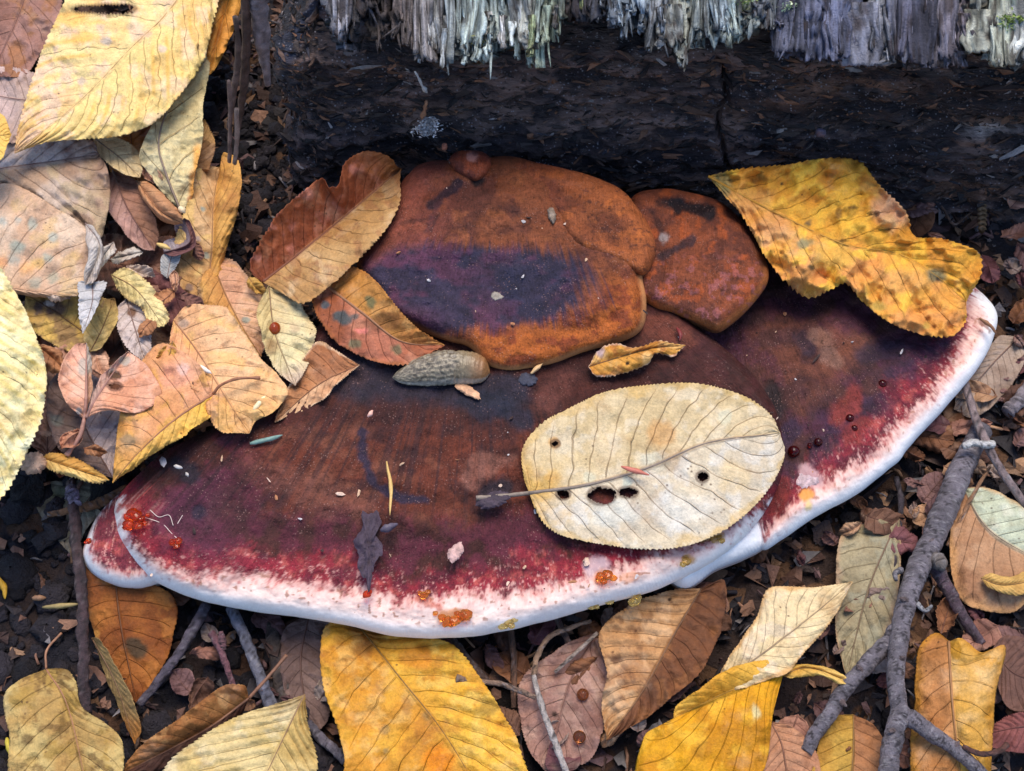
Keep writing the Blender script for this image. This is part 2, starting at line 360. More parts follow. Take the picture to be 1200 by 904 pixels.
slab = vn(np.floor(SX / 17 + 1.5 * vn(SP / 40, SX / 90, 56)), SX * 0, 53)                   # fibres split into strips of uneven height
fib = fbm(SX / 4.2 + 3 * vn(SP / 50, SX / 60, 57), SP / 75, 4, 54, .6); fib2 = fbm(SX / 14, SP / 60, 3, 55)
SY = shell_y(SP) + .005 * (slab - .5) - .0075 * (fib - .5) - .007 * (fib2 - .5)
pit = sm(.60, .72, fbm(SX / 22, SP / 26, 3, 58)); SY = SY + .006 * pit
P3 = WY(SX, SP, SY)
wcx = wcol(SX + 16 * (vn(SP / 18, SX / 30, 59) - .5)) * (.20 + 1.45 * sm(.28, .68, fib))[..., None]
wcx = mix(wcx, S((46, 38, 38)), pit * .85); wcx = mix(wcx, S((52, 44, 44)), sm(.62, .75, fbm(SX / 8, SP / 22, 4, 60)) * .7)
V, Q = shell(P3, .004)
wcx = wcx.reshape(-1, 3); mesh('weathered_shell', V, Q, M['wood'], log, {'col': np.r_[wcx, wcx * .5]})
# splinters hanging from the torn edge, each a piece of its own
def splinter(x, w, top, bot, off, cc0, jag):
    n, k = (16, 7) if w < 16 else (22, 17); wide = w >= 16; tt = np.linspace(0, 1, n)[:, None]; uu = np.linspace(-1, 1, k)[None]; sd = int(x * 7)
    lean = random.gauss(0, 5); tip = random.uniform(.25, .9) if not wide else random.uniform(.8, 1.15)
    wd = w / 2 * (1 - (1 - tip) * tt ** 2.2) * (1 + .5 * (vn(tt * 4 + x, uu * 0, 61) - .5))
    pxx = x + lean * tt ** 1.4 + uu * wd + 4 * (vn(tt * 3.5 + x, uu * 2.2, 62) - .5) * tt
    endc = (fbm(uu * (2.6 if not wide else 4.) + x, uu * 0, 3, 63, .7) - .5) * jag * (1 if not wide else 2.2) + (np.abs(uu) * -.35 * jag * random.random())
    pyy = top + (bot - top + endc * tt ** 1.5) * tt
    fq = 2.4 if not wide else 4.5; ridge = fbm(uu * fq + x, tt * 1.5, 3, 65, .7)
    yy = shell_y(pyy) - off - (.0010 if not wide else .0003) * (1 - uu ** 2) - (.0035 if not wide else .0055) * (ridge - .5) + .003 * (vn(tt * 3 + x, uu, 64) - .5) - .0022 * tt * random.uniform(-.6, 1)
    V, Q = shell(WY(pxx, pyy, yy), .0014)
    sh = (.35 + 1.25 * sm(.3, .7, fbm(uu * 2.4 + x, tt * 1.5, 3, 65, .7))) * (.75 + .5 * vn(tt * 5 + x, uu * 1.5, 66)); c = np.clip(cc0 * 1.35, 0, .8) * sh[..., None]
    dk = sm(.55, .7, fbm(uu * 1.3 + x, tt * 3.1, 3, 67)); c = mix(c, S((64, 52, 50)), dk * .75)
    c = c.reshape(-1, 3); mesh('splinter', V, Q, M['wood'], log, {'col': np.r_[c, c * .6]})
x = 392.
while x < 1208:
    e = np.interp(x, EDGE[:, 0], EDGE[:, 1]); w = random.choice([16, 22, 30, 38, 46]) if x > 920 else random.choice([7, 9, 12, 18, 26]) if x > 640 else random.choice([6, 8, 11, 15, 20])
    gap = 418 < x < 448 or 655 < x < 705  # splinters here get darkened colour, the shade of the holes painted in
    bot = e + (34 if x < 830 else 10) * (fbm(np.array([x / 22.]), np.array([.5]), 2, 68)[0] - .5) * 2 + (random.uniform(-12, 9) if not gap else random.uniform(-30, 4)); splinter(x, w, random.uniform(-60, -15) if random.random() < .6 else random.uniform(-10, 22), bot, random.uniform(.0005, .005), wcol(np.array([x + random.uniform(-10, 10)]))[0] * (random.uniform(.6, 1.2) if not gap else .5), random.uniform(6, 22) if x < 920 else random.uniform(3, 12))
    x += w * (random.uniform(.35, .75) if w < 16 else random.uniform(.3, .5))
for i in range(30):                               # loose pale points over the dark gaps
    x = random.choice([random.uniform(400, 640), random.uniform(500, 780), random.uniform(700, 930)]); e = np.interp(x, EDGE[:, 0], EDGE[:, 1]); L = random.uniform(22, 55)
    bot = e + random.uniform(-6, 16); cc = wcol(np.array([x + random.uniform(-20, 20)]))[0] * random.uniform(.8, 1.25)
    if 545 < x < 760 and random.random() < .3: cc = cc * .55 + S((160, 170, 90)) * .45
    splinter(x, random.uniform(4, 9), bot - L, bot, random.uniform(.003, .007), cc, random.uniform(8, 20))
# thin torn fibres and moss
for i in range(26):
    x = random.uniform(400, 940); e = np.interp(x, EDGE[:, 0], EDGE[:, 1]); y0 = e - random.uniform(4, 40); L = random.uniform(14, 45); a = random.gauss(0, 9)
    pts = WY(np.array([x, x + a * .4, x + a]), np.array([y0, y0 + L * .5, y0 + L]), shell_y(np.array([y0, y0 + L * .5, y0 + L])) - np.array([.002, .0045, .004]))
    V, Q, T = tube(spline(pts, 7), np.array([.5, .6, .6, .5, .45, .35, .15]) * .001 * random.uniform(.8, 1.6), 5)
    mesh('fibre', V, Q, M['wood'], log, {'col': np.repeat(wcol(np.array([x])) * random.uniform(.5, 1.2), len(V), 0)}, tris=T)
def tuft(px, py, y, n, r, col):
    V = []; T = []; C = []
    for i in range(n):
        c = WY(px + random.gauss(0, r), py + random.gauss(0, r * .55), y - random.uniform(0, .002)); d = np.array([random.gauss(0, 1), -abs(random.gauss(0, .8)), random.gauss(.5, .8)]); d *= random.uniform(.0006, .0019) / np.linalg.norm(d)
        s = np.cross(d, [random.random(), .3, random.random()]); s *= .00045 / np.linalg.norm(s)
        b = len(V); V += [c - s, c + s, c + d * .6 + s * .7, c + d, c + d * .6 - s * .7]; T += [(b, b + 1, b + 2), (b, b + 2, b + 4), (b + 4, b + 2, b + 3)]; C += [S(col) * random.uniform(.6, 1.25)] * 5
    return V, T, C
for px, py, n, r, col in [(1186, 26, 200, 9, (150, 172, 84)), (1176, 34, 80, 8, (170, 190, 120)), (560, 50, 30, 6, (150, 156, 90)), (876, 3, 110, 9, (176, 196, 130)), (925, 10, 80, 6, (190, 206, 170))]:
    V, T, C = tuft(px, py, float(shell_y(py)) - .003, n, r, col); mo = mesh('moss_tuft', V, [], M['crumb'], log, {'col': C}, tris=T); mo['kind'] = 'stuff'
# pale lichen crust and a sliver of white wood on the black flank
def blob_patch(name, px, py, y, r, col, seed, parent, asp=1.3, mat='crumb', th=.0012):
    a = np.linspace(0, 2 * np.pi, 36, endpoint=False)[None]; q = np.linspace(0.02, 1, 9)[:, None]
    rr = r * q * (.7 + .6 * fbm(np.cos(a) * 1.6 + 5, np.sin(a) * 1.6, 3, seed))
    pxx = px + rr * np.cos(a); pyy = py + rr * np.sin(a) * asp
    P = WY(pxx, pyy, y - .002 * (1 - q ** 3) - .0022 * (fbm(pxx / 4, pyy / 4, 3, seed + 1) - .5)); n, m = pxx.shape
    V = P.reshape(-1, 3); Q = grid_quads(n, m, True)
    return mesh(name, V, Q, M[mat], parent, {'col': S(col) * (.6 + .7 * fbm(pxx / 3, pyy / 3, 3, seed + 2)).reshape(-1, 1)})
V, T, C = tuft(498, 152, .0975, 420, 6.0, (205, 208, 214)); V = np.array(V); lk = mesh('lichen_crust', V, [], M['crumb'], log, {'col': C}, tris=T)
V, T, C = tuft(503, 142, .0975, 160, 4.0, (196, 200, 206)); mesh('lichen_crust', V, [], M['crumb'], log, {'col': C}, tris=T)
blob_patch('lichen_crust', 521, 172, .0985, 3.5, (170, 110, 90), 72, log)
blob_patch('lichen_crust', 962, 156, .1, 6, (96, 90, 110), 73, log, .8)
for p in ([(486, 84), (491, 92), (494, 100), (501, 109)], [(500, 118), (497, 130), (495, 140)]):
    p = np.array(p, float); V, Q, T = tube(spline(WY(p[:, 0], p[:, 1], np.full(len(p), .0965)), 9), np.array([.3, .7, .5, .8, .5, .6, .9, .7, .2]) * .001, 8, .9, 3)
    mesh('pale_sliver', V, Q, M['crumb'], log, {'col': np.repeat(S((176, 178, 180))[None] if p[0, 0] < 490 else S((150, 110, 84))[None], len(V), 0)}, tris=T)
# strip of lichen-flecked bark and loose hanging strands at the log's shaded end
def strand(name, pts, y, rad, col, parent, k=6, wob=.3, seed=1, n=16):
    p = np.array(pts, float); yy = np.broadcast_to(y, (len(p),)); V, Q, T = tube(spline(WY(p[:, 0], p[:, 1], yy), n), np.asarray(rad) * .001 if np.ndim(rad) == 0 else np.interp(np.linspace(0, 1, n), np.linspace(0, 1, len(rad)), rad) * .001, k, wob, seed)
    c = S(col) * (.35 + 1.3 * vn(V[:, 0] * 700, V[:, 2] * 700 + V[:, 1] * 300, seed)[:, None])
    return mesh(name, V, Q, M['twig'], parent, {'col': c}, tris=T)
strand('bark_strip', [(302, -30), (304, 20), (309, 60), (314, 100)], .094, [3.2, 3.4, 3., 1.], (136, 124, 128), log, 12, .22, 4, 60)
strand('bark_strip', [(286, -20), (289, 40), (286, 95), (280, 150)], .092, [1.6, 1.7, 1.5, 1.], (92, 72, 66), log, 8, .25, 5, 40)
strand('bark_strip', [(276, 20), (279, 60), (274, 110), (268, 150)], .088, [1., 1.2, 1.1, .8], (110, 90, 84), log, 8, .25, 12, 40)
strand('bark_strip', [(268, 95), (270, 130), (269, 190)], .080, [.8, .9, .8], (128, 106, 100), log, 6, .2, 8)
strand('bark_strip', [(277, 128), (278, 160), (275, 192)], .078, [.9, 1., .8], (150, 130, 122), log, 6, .2, 9)
# chips of rotten wood clinging to the flank
V, T, C = [], [], []; nf = np.random.default_rng(9); fi, fj = FX.shape; ok = np.argwhere((np.abs(FX) < .29) & (FY < .30) & (LZ < 104) & (LZ > -2)); ok = ok[nf.integers(0, len(ok), 11000)]
CP = [S(c) for c in ((58, 50, 50), (92, 70, 60), (36, 33, 36), (124, 88, 68), (150, 140, 138), (72, 58, 54), (52, 52, 62))]
for i, j in ok:
    p = np.array([FX[i, j], FY[i, j], LZ[i, j] / 1000]); i2, j2 = min(i + 1, fi - 1), min(j + 1, fj - 1)
    A = np.array([FX[i2, j] - FX[i - 1, j], FY[i2, j] - FY[i - 1, j], 0]); A /= np.linalg.norm(A) + 1e-9; N = np.array([A[1], -A[0], 0]); A = A + nf.normal(0, .3, 3); N = N + nf.normal(0, .45, 3); N /= np.linalg.norm(N); B = np.cross(N, A)
    s = nf.gamma(2.0, .00026) + .00016; el = nf.uniform(1, 4.5); k = 6; an = np.sort(nf.uniform(0, 6.283, k)); ra = s * nf.uniform(.6, 1.2, k); b0 = len(V)
    for q in range(k): V.append(p + A * math.cos(an[q]) * ra[q] * el + B * math.sin(an[q]) * ra[q] + N * nf.normal(0, s * .3))
    V += [p + N * s * .8, p - N * s * .5]
    for q in range(k): T += [(b0 + q, b0 + (q + 1) % k, b0 + k), (b0 + (q + 1) % k, b0 + q, b0 + k + 1)]
    c = CP[int(nf.choice(7, p=[.26, .2, .2, .12, .04, .12, .06]))] * nf.uniform(.5, 1.3); C += [c] * (k + 2)
ch = mesh('rotten_chips', V, [], M['crumb'], log, {'col': C}, smooth=False, tris=T); ch['kind'] = 'stuff'

# ------------------------------------------------------------------ the bracket fungus: shelves grown one over the other
def shelf(parent, outline, centre, htop, T, D, paint, name='cap', nth=900, nv=190, seed=1, under=True, rough=1., rimlump=1.5, root=None, pore=(226, 214, 208)):
    O = spline(np.array(outline, float), nth, closed=True); cx, cy = centre
    arc = np.arange(nth) * np.linalg.norm(np.roll(O, -1, 0) - O, axis=1).mean()
    rad = np.hypot(O[:, 0] - cx, O[:, 1] - cy)
    O = np.array([cx, cy]) + (O - [cx, cy]) * (1 + rimlump * (2 * fbm(arc / 42, arc * 0, 3, seed) - 1) / rad)[:, None]
    v = np.r_[np.linspace(.02, .9, nv - 70), np.linspace(.9, 1, 71)[1:] ]
    v[-40:] = 1 - (1 - v[-40]) * (1 - np.linspace(0, 1, 40)) ** 1.9
    PX = cx + v[:, None] * (O[None, :, 0] - cx); PY = cy + v[:, None] * (O[None, :, 1] - cy)
    d = np.empty_like(PX); Os = O[::3]
    for i in range(len(v)): d[i] = np.sqrt(((PX[i][:, None] - Os[:, 0]) ** 2 + (PY[i][:, None] - Os[:, 1]) ** 2).min(1))
    d = np.where(v[:, None] >= 1, 0, d); d = np.minimum(d, (1 - v[:, None]) * rad[None] + .0)
    rx, ry = root or (cx, cy - 280)                 # fibres fan out from the root of the shelf
    AR = np.arctan2(PX - rx, (PY - ry) / .82) * 420 + 1000
    if callable(D): D = D(PX, PY)
    k = np.clip(1 - d / D, 0, 1)
    H = htop(PX, PY) - T * (1 - np.sqrt(np.clip(1 - k ** 2, 0, 1)))
    ins = sm(0, 25, d)
    H = H + rough * ins * (4.2 * (fbm(PX / 85, PY / 60, 3, seed + 2) - .5) + 1.6 * (fbm(PX / 30, PY / 22, 3, seed + 12) - .5) + 1.0 * (fbm(AR / 16, d / 90, 3, seed + 3) - .5) + .9 * (fbm(PX / 11, PY / 9, 3, seed + 4) - .5) + .55 * np.sin(d / 11 + 5 * fbm(AR / 90, d / 60, 3, seed + 6)))
    H = H + (1.2 * (fbm(AR / 30, d / 22, 3, seed + 5) - .5) + .35 * (fbm(PX / 7, PY / 6, 3, seed + 15) - .5)) * sm(34, 12, d) * sm(0, 5, d)
    P = W(PX, PY, H); col = paint(PX, PY, d, AR)
    lum = col.mean(-1); zone = np.sin(d / 5.2 + 7 * fbm(AR / 70, d / 60, 3, seed + 16)) * (fbm(PX / 26, PY / 22, 3, seed + 17) - .25)      # growth zones
    pore_ = sm(.66, .76, fbm(PX / 2.6, PY / 2.6, 2, seed + 18))
    col = col * (1 + (.34 * zone - .3 * pore_) * sm(.4, .15, lum) * sm(3, 18, d))[..., None]
    pol = np.stack([AR / 3000, d / 3000, d * 0], -1)
    n, m = PX.shape; V = P.reshape(-1, 3); cen = len(V)
    V = np.vstack([V, P[0].mean(0)]); j = np.arange(m); T3 = np.stack([np.full(m, cen), (j + 1) % m, j], 1)
    c = np.vstack([col.reshape(-1, 3), col[0].mean(0)]); pl = np.vstack([pol.reshape(-1, 3), pol[0].mean(0)])
    Q = grid_quads(n, m, True); Q = Q[:, ::-1]; T3 = T3[:, ::-1]
    if np.cross(P[n // 2, 1] - P[n // 2, 0], P[n // 2 + 1, 0] - P[n // 2, 0])[2] > 0: Q = Q[:, ::-1]; T3 = T3[:, ::-1]
    o = mesh(name, V, Q, M['fungus'], parent, {'col': c, 'pol': pl}, tris=T3)
    if under:
        R = P[-1][::3]; cw = R.mean(0); rings = []
        for kk, dz in ((1, 0), (.985, .0022), (.94, .0036), (.8, .0042), (.5, .005), (.05, .005)):
            q = cw + (R - cw) * kk; q[:, 2] = R[:, 2] * kk + cw[2] * (1 - kk) - dz; rings.append(q)
        U = np.array(rings); mesh('pore_surface', U, grid_quads(len(rings), len(R), True), M['fungus'], o if name != 'cap' else parent,
             {'col': np.repeat(S(pore)[None], U.size // 3, 0), 'pol': np.zeros((U.size // 3, 3))})
    return o
def stain(c, px, py, shapes, seed=0):
    """marks of the fungus's own: (polyline or centre, half width, colour, strength)"""
    for i, (L, w, colr, st) in enumerate(shapes):
        L = np.array(L, float).reshape(-1, 2)
        dd = np.hypot((px - L[0, 0]), (py - L[0, 1])) if len(L) == 1 else segdist(px, py, L)
        dd = dd + w * 1.3 * (fbm(px / (w * .9 + 2), py / (w * .9 + 2), 4, seed + i) - .5)
        c = mix(c, S(colr), sm(w, w * .35, dd) * st)
    return c
def margin(px, py, d, ar, mw, seed, brown, dark, purple, crimson, white=(236, 212, 202), edgec=(238, 239, 242), fade=1.):
    tooth = 10 * (fbm(ar / 2.6, d / 9, 3, seed, .65) - .5) * 2 + 9 * (fbm(ar / 10, d / 22, 3, seed + 1) - .5) * 2 + 8 * (fbm(px / 4.5, py / 4.5, 4, seed + 20, .65) - .5) * 2
    b = d - mw - tooth * fade - 26 * (fbm(ar / 75, d / 120, 2, seed + 2) - .5)
    pinkw = mix(S(white), S((212, 150, 138)), sm(-34, 2, b) * (.35 + .65 * fbm(px / 8, py / 8, 3, seed + 30))); pinkw = mix(S(edgec), pinkw, sm(4, 20, d))
    cr = mix(S(crimson), S((176, 84, 78)), sm(.5, .72, fbm(px / 9, py / 9, 4, seed + 3)) * .8)
    cr = mix(cr, S((92, 34, 48)), sm(.45, .65, fbm(px / 18, py / 16, 4, seed + 4)) * .8)
    inner = mix(S(purple), S(dark), sm(.4, .62, fbm(px / 20, py / 20, 4, seed + 5)))
    br = mix(S(brown), S(dark), sm(.45, .68, fbm(px / 34 + fbm(px / 15, py / 15, 2, seed + 8), py / 22, 4, seed + 6)))
    br = mix(br, S((122, 72, 54)), sm(.56, .74, fbm(px / 42, py / 30, 4, seed + 7)) * .75)
    wob = 26 * (fbm(px / 32, py / 32, 3, seed + 9) - .5) + 12 * (fbm(ar / 5, d / 60, 3, seed + 10) - .5)
    c = mix(cr, inner, sm(16, 42, b + wob)); c = mix(c, br, sm(62, 118, b + wob)); c = mix(c, S((44, 26, 32)), np.exp(-((b + wob * .8 - 66) / 20) ** 2) * .25)
    speck = sm(.60, .70, fbm(ar / 3., d / 5, 2, seed + 11)) * sm(-18, -3, b) * .6
    c = mix(mix(pinkw, S((170, 70, 72)), speck), c, .25 * sm(-16, -2, b) + .75 * sm(-5, 6, b))
    wsp = sm(.63, .74, fbm(ar / 2.8, d / 5, 3, seed + 12, .7)) * sm(44, 4, b) * sm(0, 4, b) * .7
    c = mix(c, S((150, 96, 72)), sm(.80, .86, vn(px / 4.2, py / 4.2, seed + 31)) * sm(2, -8, b) * sm(10, 20, d) * .7)
    return mix(c, S((214, 160, 150)), wsp)

# --- the big front bracket
front = thing('bracket_fungus', 'widest chocolate bracket with thick white rim, carrying the slug and the big pale leaf', 'fungus', tuple(W(600, 380, 30)), 'brackets growing from the log')
MAIN = [(133, 600), (137, 628), (152, 655), (184, 683), (232, 703), (300, 717), (360, 725), (413, 735), (426, 738), (470, 746), (530, 748), (582, 742), (640, 728), (702, 711), (760, 695), (808, 674), (842, 655), (872, 630), (897, 600),
        (915, 562), (919, 525), (910, 482), (893, 453), (870, 428), (845, 404), (815, 380), (770, 340), (700, 280), (600, 250), (500, 270), (420, 330), (370, 385), (320, 445), (260, 495), (200, 525), (160, 558), (140, 580)]
def h_main(px, py): return 46.5 - 9.5 * sm(430, 730, py) - np.where(px > 560, 4.0, 6.0) * np.clip((px - 560) / 420, -1.05, 1.05) ** 2 + 1.4 * np.sin(px / 120)
def paint_main(px, py, d, ar):
    mw = np.interp(px, [130, 190, 300, 430, 560, 660, 760, 850, 918], [16, 26, 40, 42, 46, 44, 42, 26, 6]); mw = -50 + (mw + 50) * sm(520, 612, py)
    c = margin(px, py, d, ar, mw, 100, (98, 48, 34), (70, 37, 33), (90, 38, 50), (136, 40, 52))
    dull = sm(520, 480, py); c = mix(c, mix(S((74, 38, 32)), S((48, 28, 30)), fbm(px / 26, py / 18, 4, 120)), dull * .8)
    c = mix(c, S((82, 40, 60)), sm(330, 190, px) * sm(500, 560, py) * sm(26, 60, d) * .8)
    str_ = sm(.5, .66, fbm(ar / 3.5, d / 150, 3, 121)) * sm(440, 500, py) * sm(640, 560, py)
    c = mix(c, S((48, 32, 36)), str_ * .6)
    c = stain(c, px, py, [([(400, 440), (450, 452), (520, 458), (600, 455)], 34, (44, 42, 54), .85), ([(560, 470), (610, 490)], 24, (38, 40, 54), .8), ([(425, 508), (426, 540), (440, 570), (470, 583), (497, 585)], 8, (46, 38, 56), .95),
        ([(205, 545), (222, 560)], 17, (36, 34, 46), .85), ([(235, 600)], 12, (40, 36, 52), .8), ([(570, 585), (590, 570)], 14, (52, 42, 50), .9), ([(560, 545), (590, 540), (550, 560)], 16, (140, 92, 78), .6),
        ([(760, 380), (800, 395)], 18, (120, 66, 52), .6), ([(660, 440), (640, 470)], 20, (112, 66, 58), .5), ([(330, 560), (420, 600)], 26, (120, 74, 62), .45), ([(700, 665), (705, 672)], 16, (205, 190, 196), .6), ([(705, 678)], 12, (196, 120, 70), .7),
        ([(730, 678), (742, 676)], 9, (206, 140, 100), .6), ([(355, 462), (420, 440)], 14, (60, 44, 48), .7), ([(520, 725), (540, 722)], 10, (205, 130, 60), .7), ([(490, 700), (515, 712)], 6, (176, 90, 70), .7), ([(815, 630), (845, 628)], 8, (170, 128, 60), .6), ([(806, 655)], 9, (178, 132, 58), .7), ([(842, 632)], 7, (178, 132, 58), .7)], 130)
    return c
shelf(front, MAIN, (560, 470), h_main, 13.5, lambda x, y: 12 + 22 * sm(470, 570, y), paint_main, nth=1500, nv=240, seed=80)
def h_lobe(px, py): return 27 - 2 * sm(640, 680, py)
def paint_lobe(px, py, d, ar): return margin(px, py, d, ar, np.interp(py, [580, 620, 660, 690], [4, 8, 22, 30]), 150, (120, 60, 66), (104, 44, 60), (126, 62, 76), (150, 66, 76), fade=.6)
shelf(front, [(99, 640), (99, 657), (112, 674), (136, 686), (162, 689), (186, 683), (215, 672), (230, 640), (200, 590), (165, 565), (140, 578), (115, 604)], (170, 630), h_lobe, 11, 26, paint_lobe, 'lobe', 420, 120, 84)
def paint_white(px, py, d, ar): return mix(S((236, 236, 238)), S((214, 170, 160)), sm(.5, .8, fbm(ar / 3, d / 20, 3, 160)) * sm(16, 40, d))
shelf(front, [(800, 690), (840, 668), (872, 655), (897, 640), (903, 620), (900, 590), (880, 560), (820, 590), (770, 650)], (850, 620), lambda px, py: 24 + 0 * px, 9, 24, paint_white, 'lobe', 300, 100, 88)

# --- the bracket at the other end, half under the front one
side_cap = thing('bracket_fungus', 'bracket with a white rim, dark red drops and the folded golden leaf lying on it', 'fungus', tuple(W(960, 400, 25)), 'brackets growing from the log')
RIGHT = [(893, 645), (915, 634), (950, 610), (1000, 582), (1048, 546), (1062, 528), (1080, 507), (1112, 473), (1146, 432), (1164, 396), (1168, 368), (1152, 345), (1118, 318), (1060, 285), (960, 262), (860, 280), (780, 330), (770, 400), (800, 480), (850, 560), (880, 620)]
def h_right(px, py): return 33 - 5.5 * sm(1000, 880, px) - 6.5 * sm(900, 1150, px) - 3 * sm(450, 620, py) + 1.2 * np.sin(px / 60 + py / 90)
def paint_right(px, py, d, ar):
    mw = np.interp(px, [880, 930, 1000, 1080, 1140, 1170], [16, 22, 30, 32, 30, 20]); mw = -45 + (mw + 45) * sm(290, 370, py)
    c = margin(px, py, d, ar, mw, 170, (102, 60, 48), (76, 46, 44), (82, 44, 60), (138, 44, 54))
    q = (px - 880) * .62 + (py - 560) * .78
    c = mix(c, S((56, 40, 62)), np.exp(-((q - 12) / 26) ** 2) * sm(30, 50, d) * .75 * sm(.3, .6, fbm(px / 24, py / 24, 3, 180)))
    c = stain(c, px, py, [([(985, 482), (1000, 470)], 20, (150, 62, 44), .55), ([(1010, 500), (1000, 510)], 16, (140, 52, 40), .5), ([(905, 460), (912, 478)], 16, (44, 36, 38), .9), ([(940, 395), (945, 410)], 16, (52, 40, 52), .8), ([(1015, 420), (1050, 408)], 16, (54, 42, 56), .7),
        ([(930, 500), (915, 520)], 16, (50, 40, 62), .7), ([(958, 395), (980, 425)], 14, (150, 112, 96), .45), ([(945, 552), (955, 562)], 14, (196, 160, 162), .75), ([(945, 580)], 10, (220, 150, 70), .9), ([(948, 592)], 7, (228, 200, 130), .8), ([(920, 565), (905, 600)], 14, (120, 44, 36), .7),
        ([(1160, 388), (1148, 375)], 4, (120, 74, 56), .7), ([(850, 345), (880, 370)], 22, (66, 44, 40), .7)], 190)
    return c
shelf(side_cap, RIGHT, (960, 420), h_right, 9.5, 24, paint_right, nth=1200, nv=200, seed=90, root=(830, 190))

# --- the upper bracket: rusty lobes with a blue-black bruise
upper = thing('bracket_fungus', 'rust-brown upper bracket with blue-black bruised middle and orange edge, above the slug', 'fungus', tuple(W(600, 300, 50)), 'brackets growing from the log')
UP1 = [(478, 205), (500, 190), (545, 187), (600, 184), (650, 200), (705, 225), (745, 260), (762, 300), (753, 322), (757, 350), (755, 380), (740, 396), (700, 409), (650, 425), (603, 434), (572, 429), (548, 407), (518, 398), (470, 375), (432, 340), (418, 305), (438, 272), (458, 235)]
def h_up(px, py): return 58 - 5 * sm(320, 440, py) - 2.5 * np.exp(-(((px - 575) / 110) ** 2 + ((py - 330) / 40) ** 2)) + 2.2 * np.exp(-(((px - 600) / 60) ** 2 + ((py - 235) / 30) ** 2)) + 2 * np.exp(-(((px - 480) / 40) ** 2 + ((py - 260) / 40) ** 2)) + 2.5 * np.exp(-(((px - 690) / 60) ** 2 + ((py - 350) / 45) ** 2)) - 2 * sm(520, 420, px)
def paint_up(px, py, d, ar):
    base = mix(S((124, 70, 46)), S((92, 52, 42)), sm(.4, .66, fbm(px / 30, py / 24, 4, 200))); base = mix(base, S((156, 92, 56)), sm(.55, .75, fbm(px / 16, py / 14, 4, 201)) * .5)
    base = mix(base, S((126, 66, 56)), sm(560, 480, px) * .7)
    edge = mix(S((164, 88, 38)), S((128, 62, 34)), sm(.4, .65, fbm(px / 12, py / 10, 4, 202))); base = mix(base, edge, sm(80, 30, d) * sm(300, 350, py) * sm(500, 580, px))
    # bruise
    q = np.hypot((px - 560) / 150, (py - 338) / 58) + .34 * (fbm(px / 34, py / 26, 4, 203) - .5) + .42 * (fbm(ar / 3.4, d / 40, 3, 204, .65) - .5)
    q = np.where(px < 520, np.minimum(q, np.hypot((px - 490) / 92, (py - 345) / 62) + .25 * (fbm(px / 20, py / 20, 4, 205) - .5)), q)
    bru = mix(S((44, 44, 66)), S((84, 50, 74)), sm(.48, .72, fbm(px / 26, py / 18, 4, 206))); bru = mix(bru, S((116, 62, 88)), sm(350, 385, py) * sm(540, 470, px) * .7); bru = mix(bru, S((34, 40, 62)), np.exp(-(((px - 600) / 70) ** 2 + ((py - 335) / 34) ** 2)) * .85)
    c = mix(base, bru, sm(1.08, .74, q) * .94)
    c = mix(c, S((210, 148, 96)), sm(9, 2, d) * sm(290, 330, py) * .75)
    c = stain(c, px, py, [([(505, 240), (535, 218)], 9, (44, 32, 42), .9), ([(470, 262), (505, 256)], 3, (70, 40, 36), .6), ([(562, 212)], 9, (24, 20, 24), .95), ([(500, 270), (515, 235)], 5, (80, 46, 50), .6), ([(515, 250), (505, 270)], 3, (60, 36, 38), .7)], 210)
    return c
shelf(upper, UP1, (590, 310), h_up, 10, 24, paint_up, nth=1100, nv=200, seed=96, rough=1.25, pore=(150, 96, 62))
LOB = [(600, 190), (640, 193), (690, 206), (726, 221), (750, 246), (765, 275), (768, 300), (753, 323), (722, 311), (692, 300), (664, 278), (646, 248), (610, 225)]
def paint_lob(px, py, d, ar):
    b = mix(S((136, 76, 46)), S((106, 58, 40)), sm(.42, .66, fbm(px / 24, py / 20, 4, 220))); b = mix(b, S((176, 98, 48)), sm(.55, .72, fbm(px / 14, py / 12, 4, 221)) * .5 + sm(36, 10, d) * .35 * sm(660, 740, px))
    b = mix(b, S((70, 40, 36)), sm(.68, .75, fbm(px / 5, py / 4, 3, 222)) * .6)
    return mix(b, S((112, 56, 40)), sm(690, 630, px) * .5)
shelf(upper, LOB, (690, 258), lambda px, py: 61.2 - 1.5 * sm(250, 320, py) - 3.4 * sm(680, 610, px), 7.5, 16, paint_lob, 'lobe', 600, 130, 99, rough=1., pore=(150, 96, 62))
def paint_knob(px, py, d, ar): return stain(mix(S((140, 70, 46)), S((100, 50, 40)), sm(.4, .65, fbm(px / 10, py / 9, 4, 225))), px, py, [([(553, 185)], 8, (180, 130, 122), .8), ([(556, 179)], 5, (96, 58, 56), .8)], 226)
shelf(upper, [(526, 186), (535, 178), (552, 176), (568, 179), (576, 190), (572, 205), (560, 214), (545, 210), (532, 200)], (551, 193), lambda px, py: 62 + 0 * px, 8, 16, paint_knob, 'knob', 200, 90, 101, rough=.4)

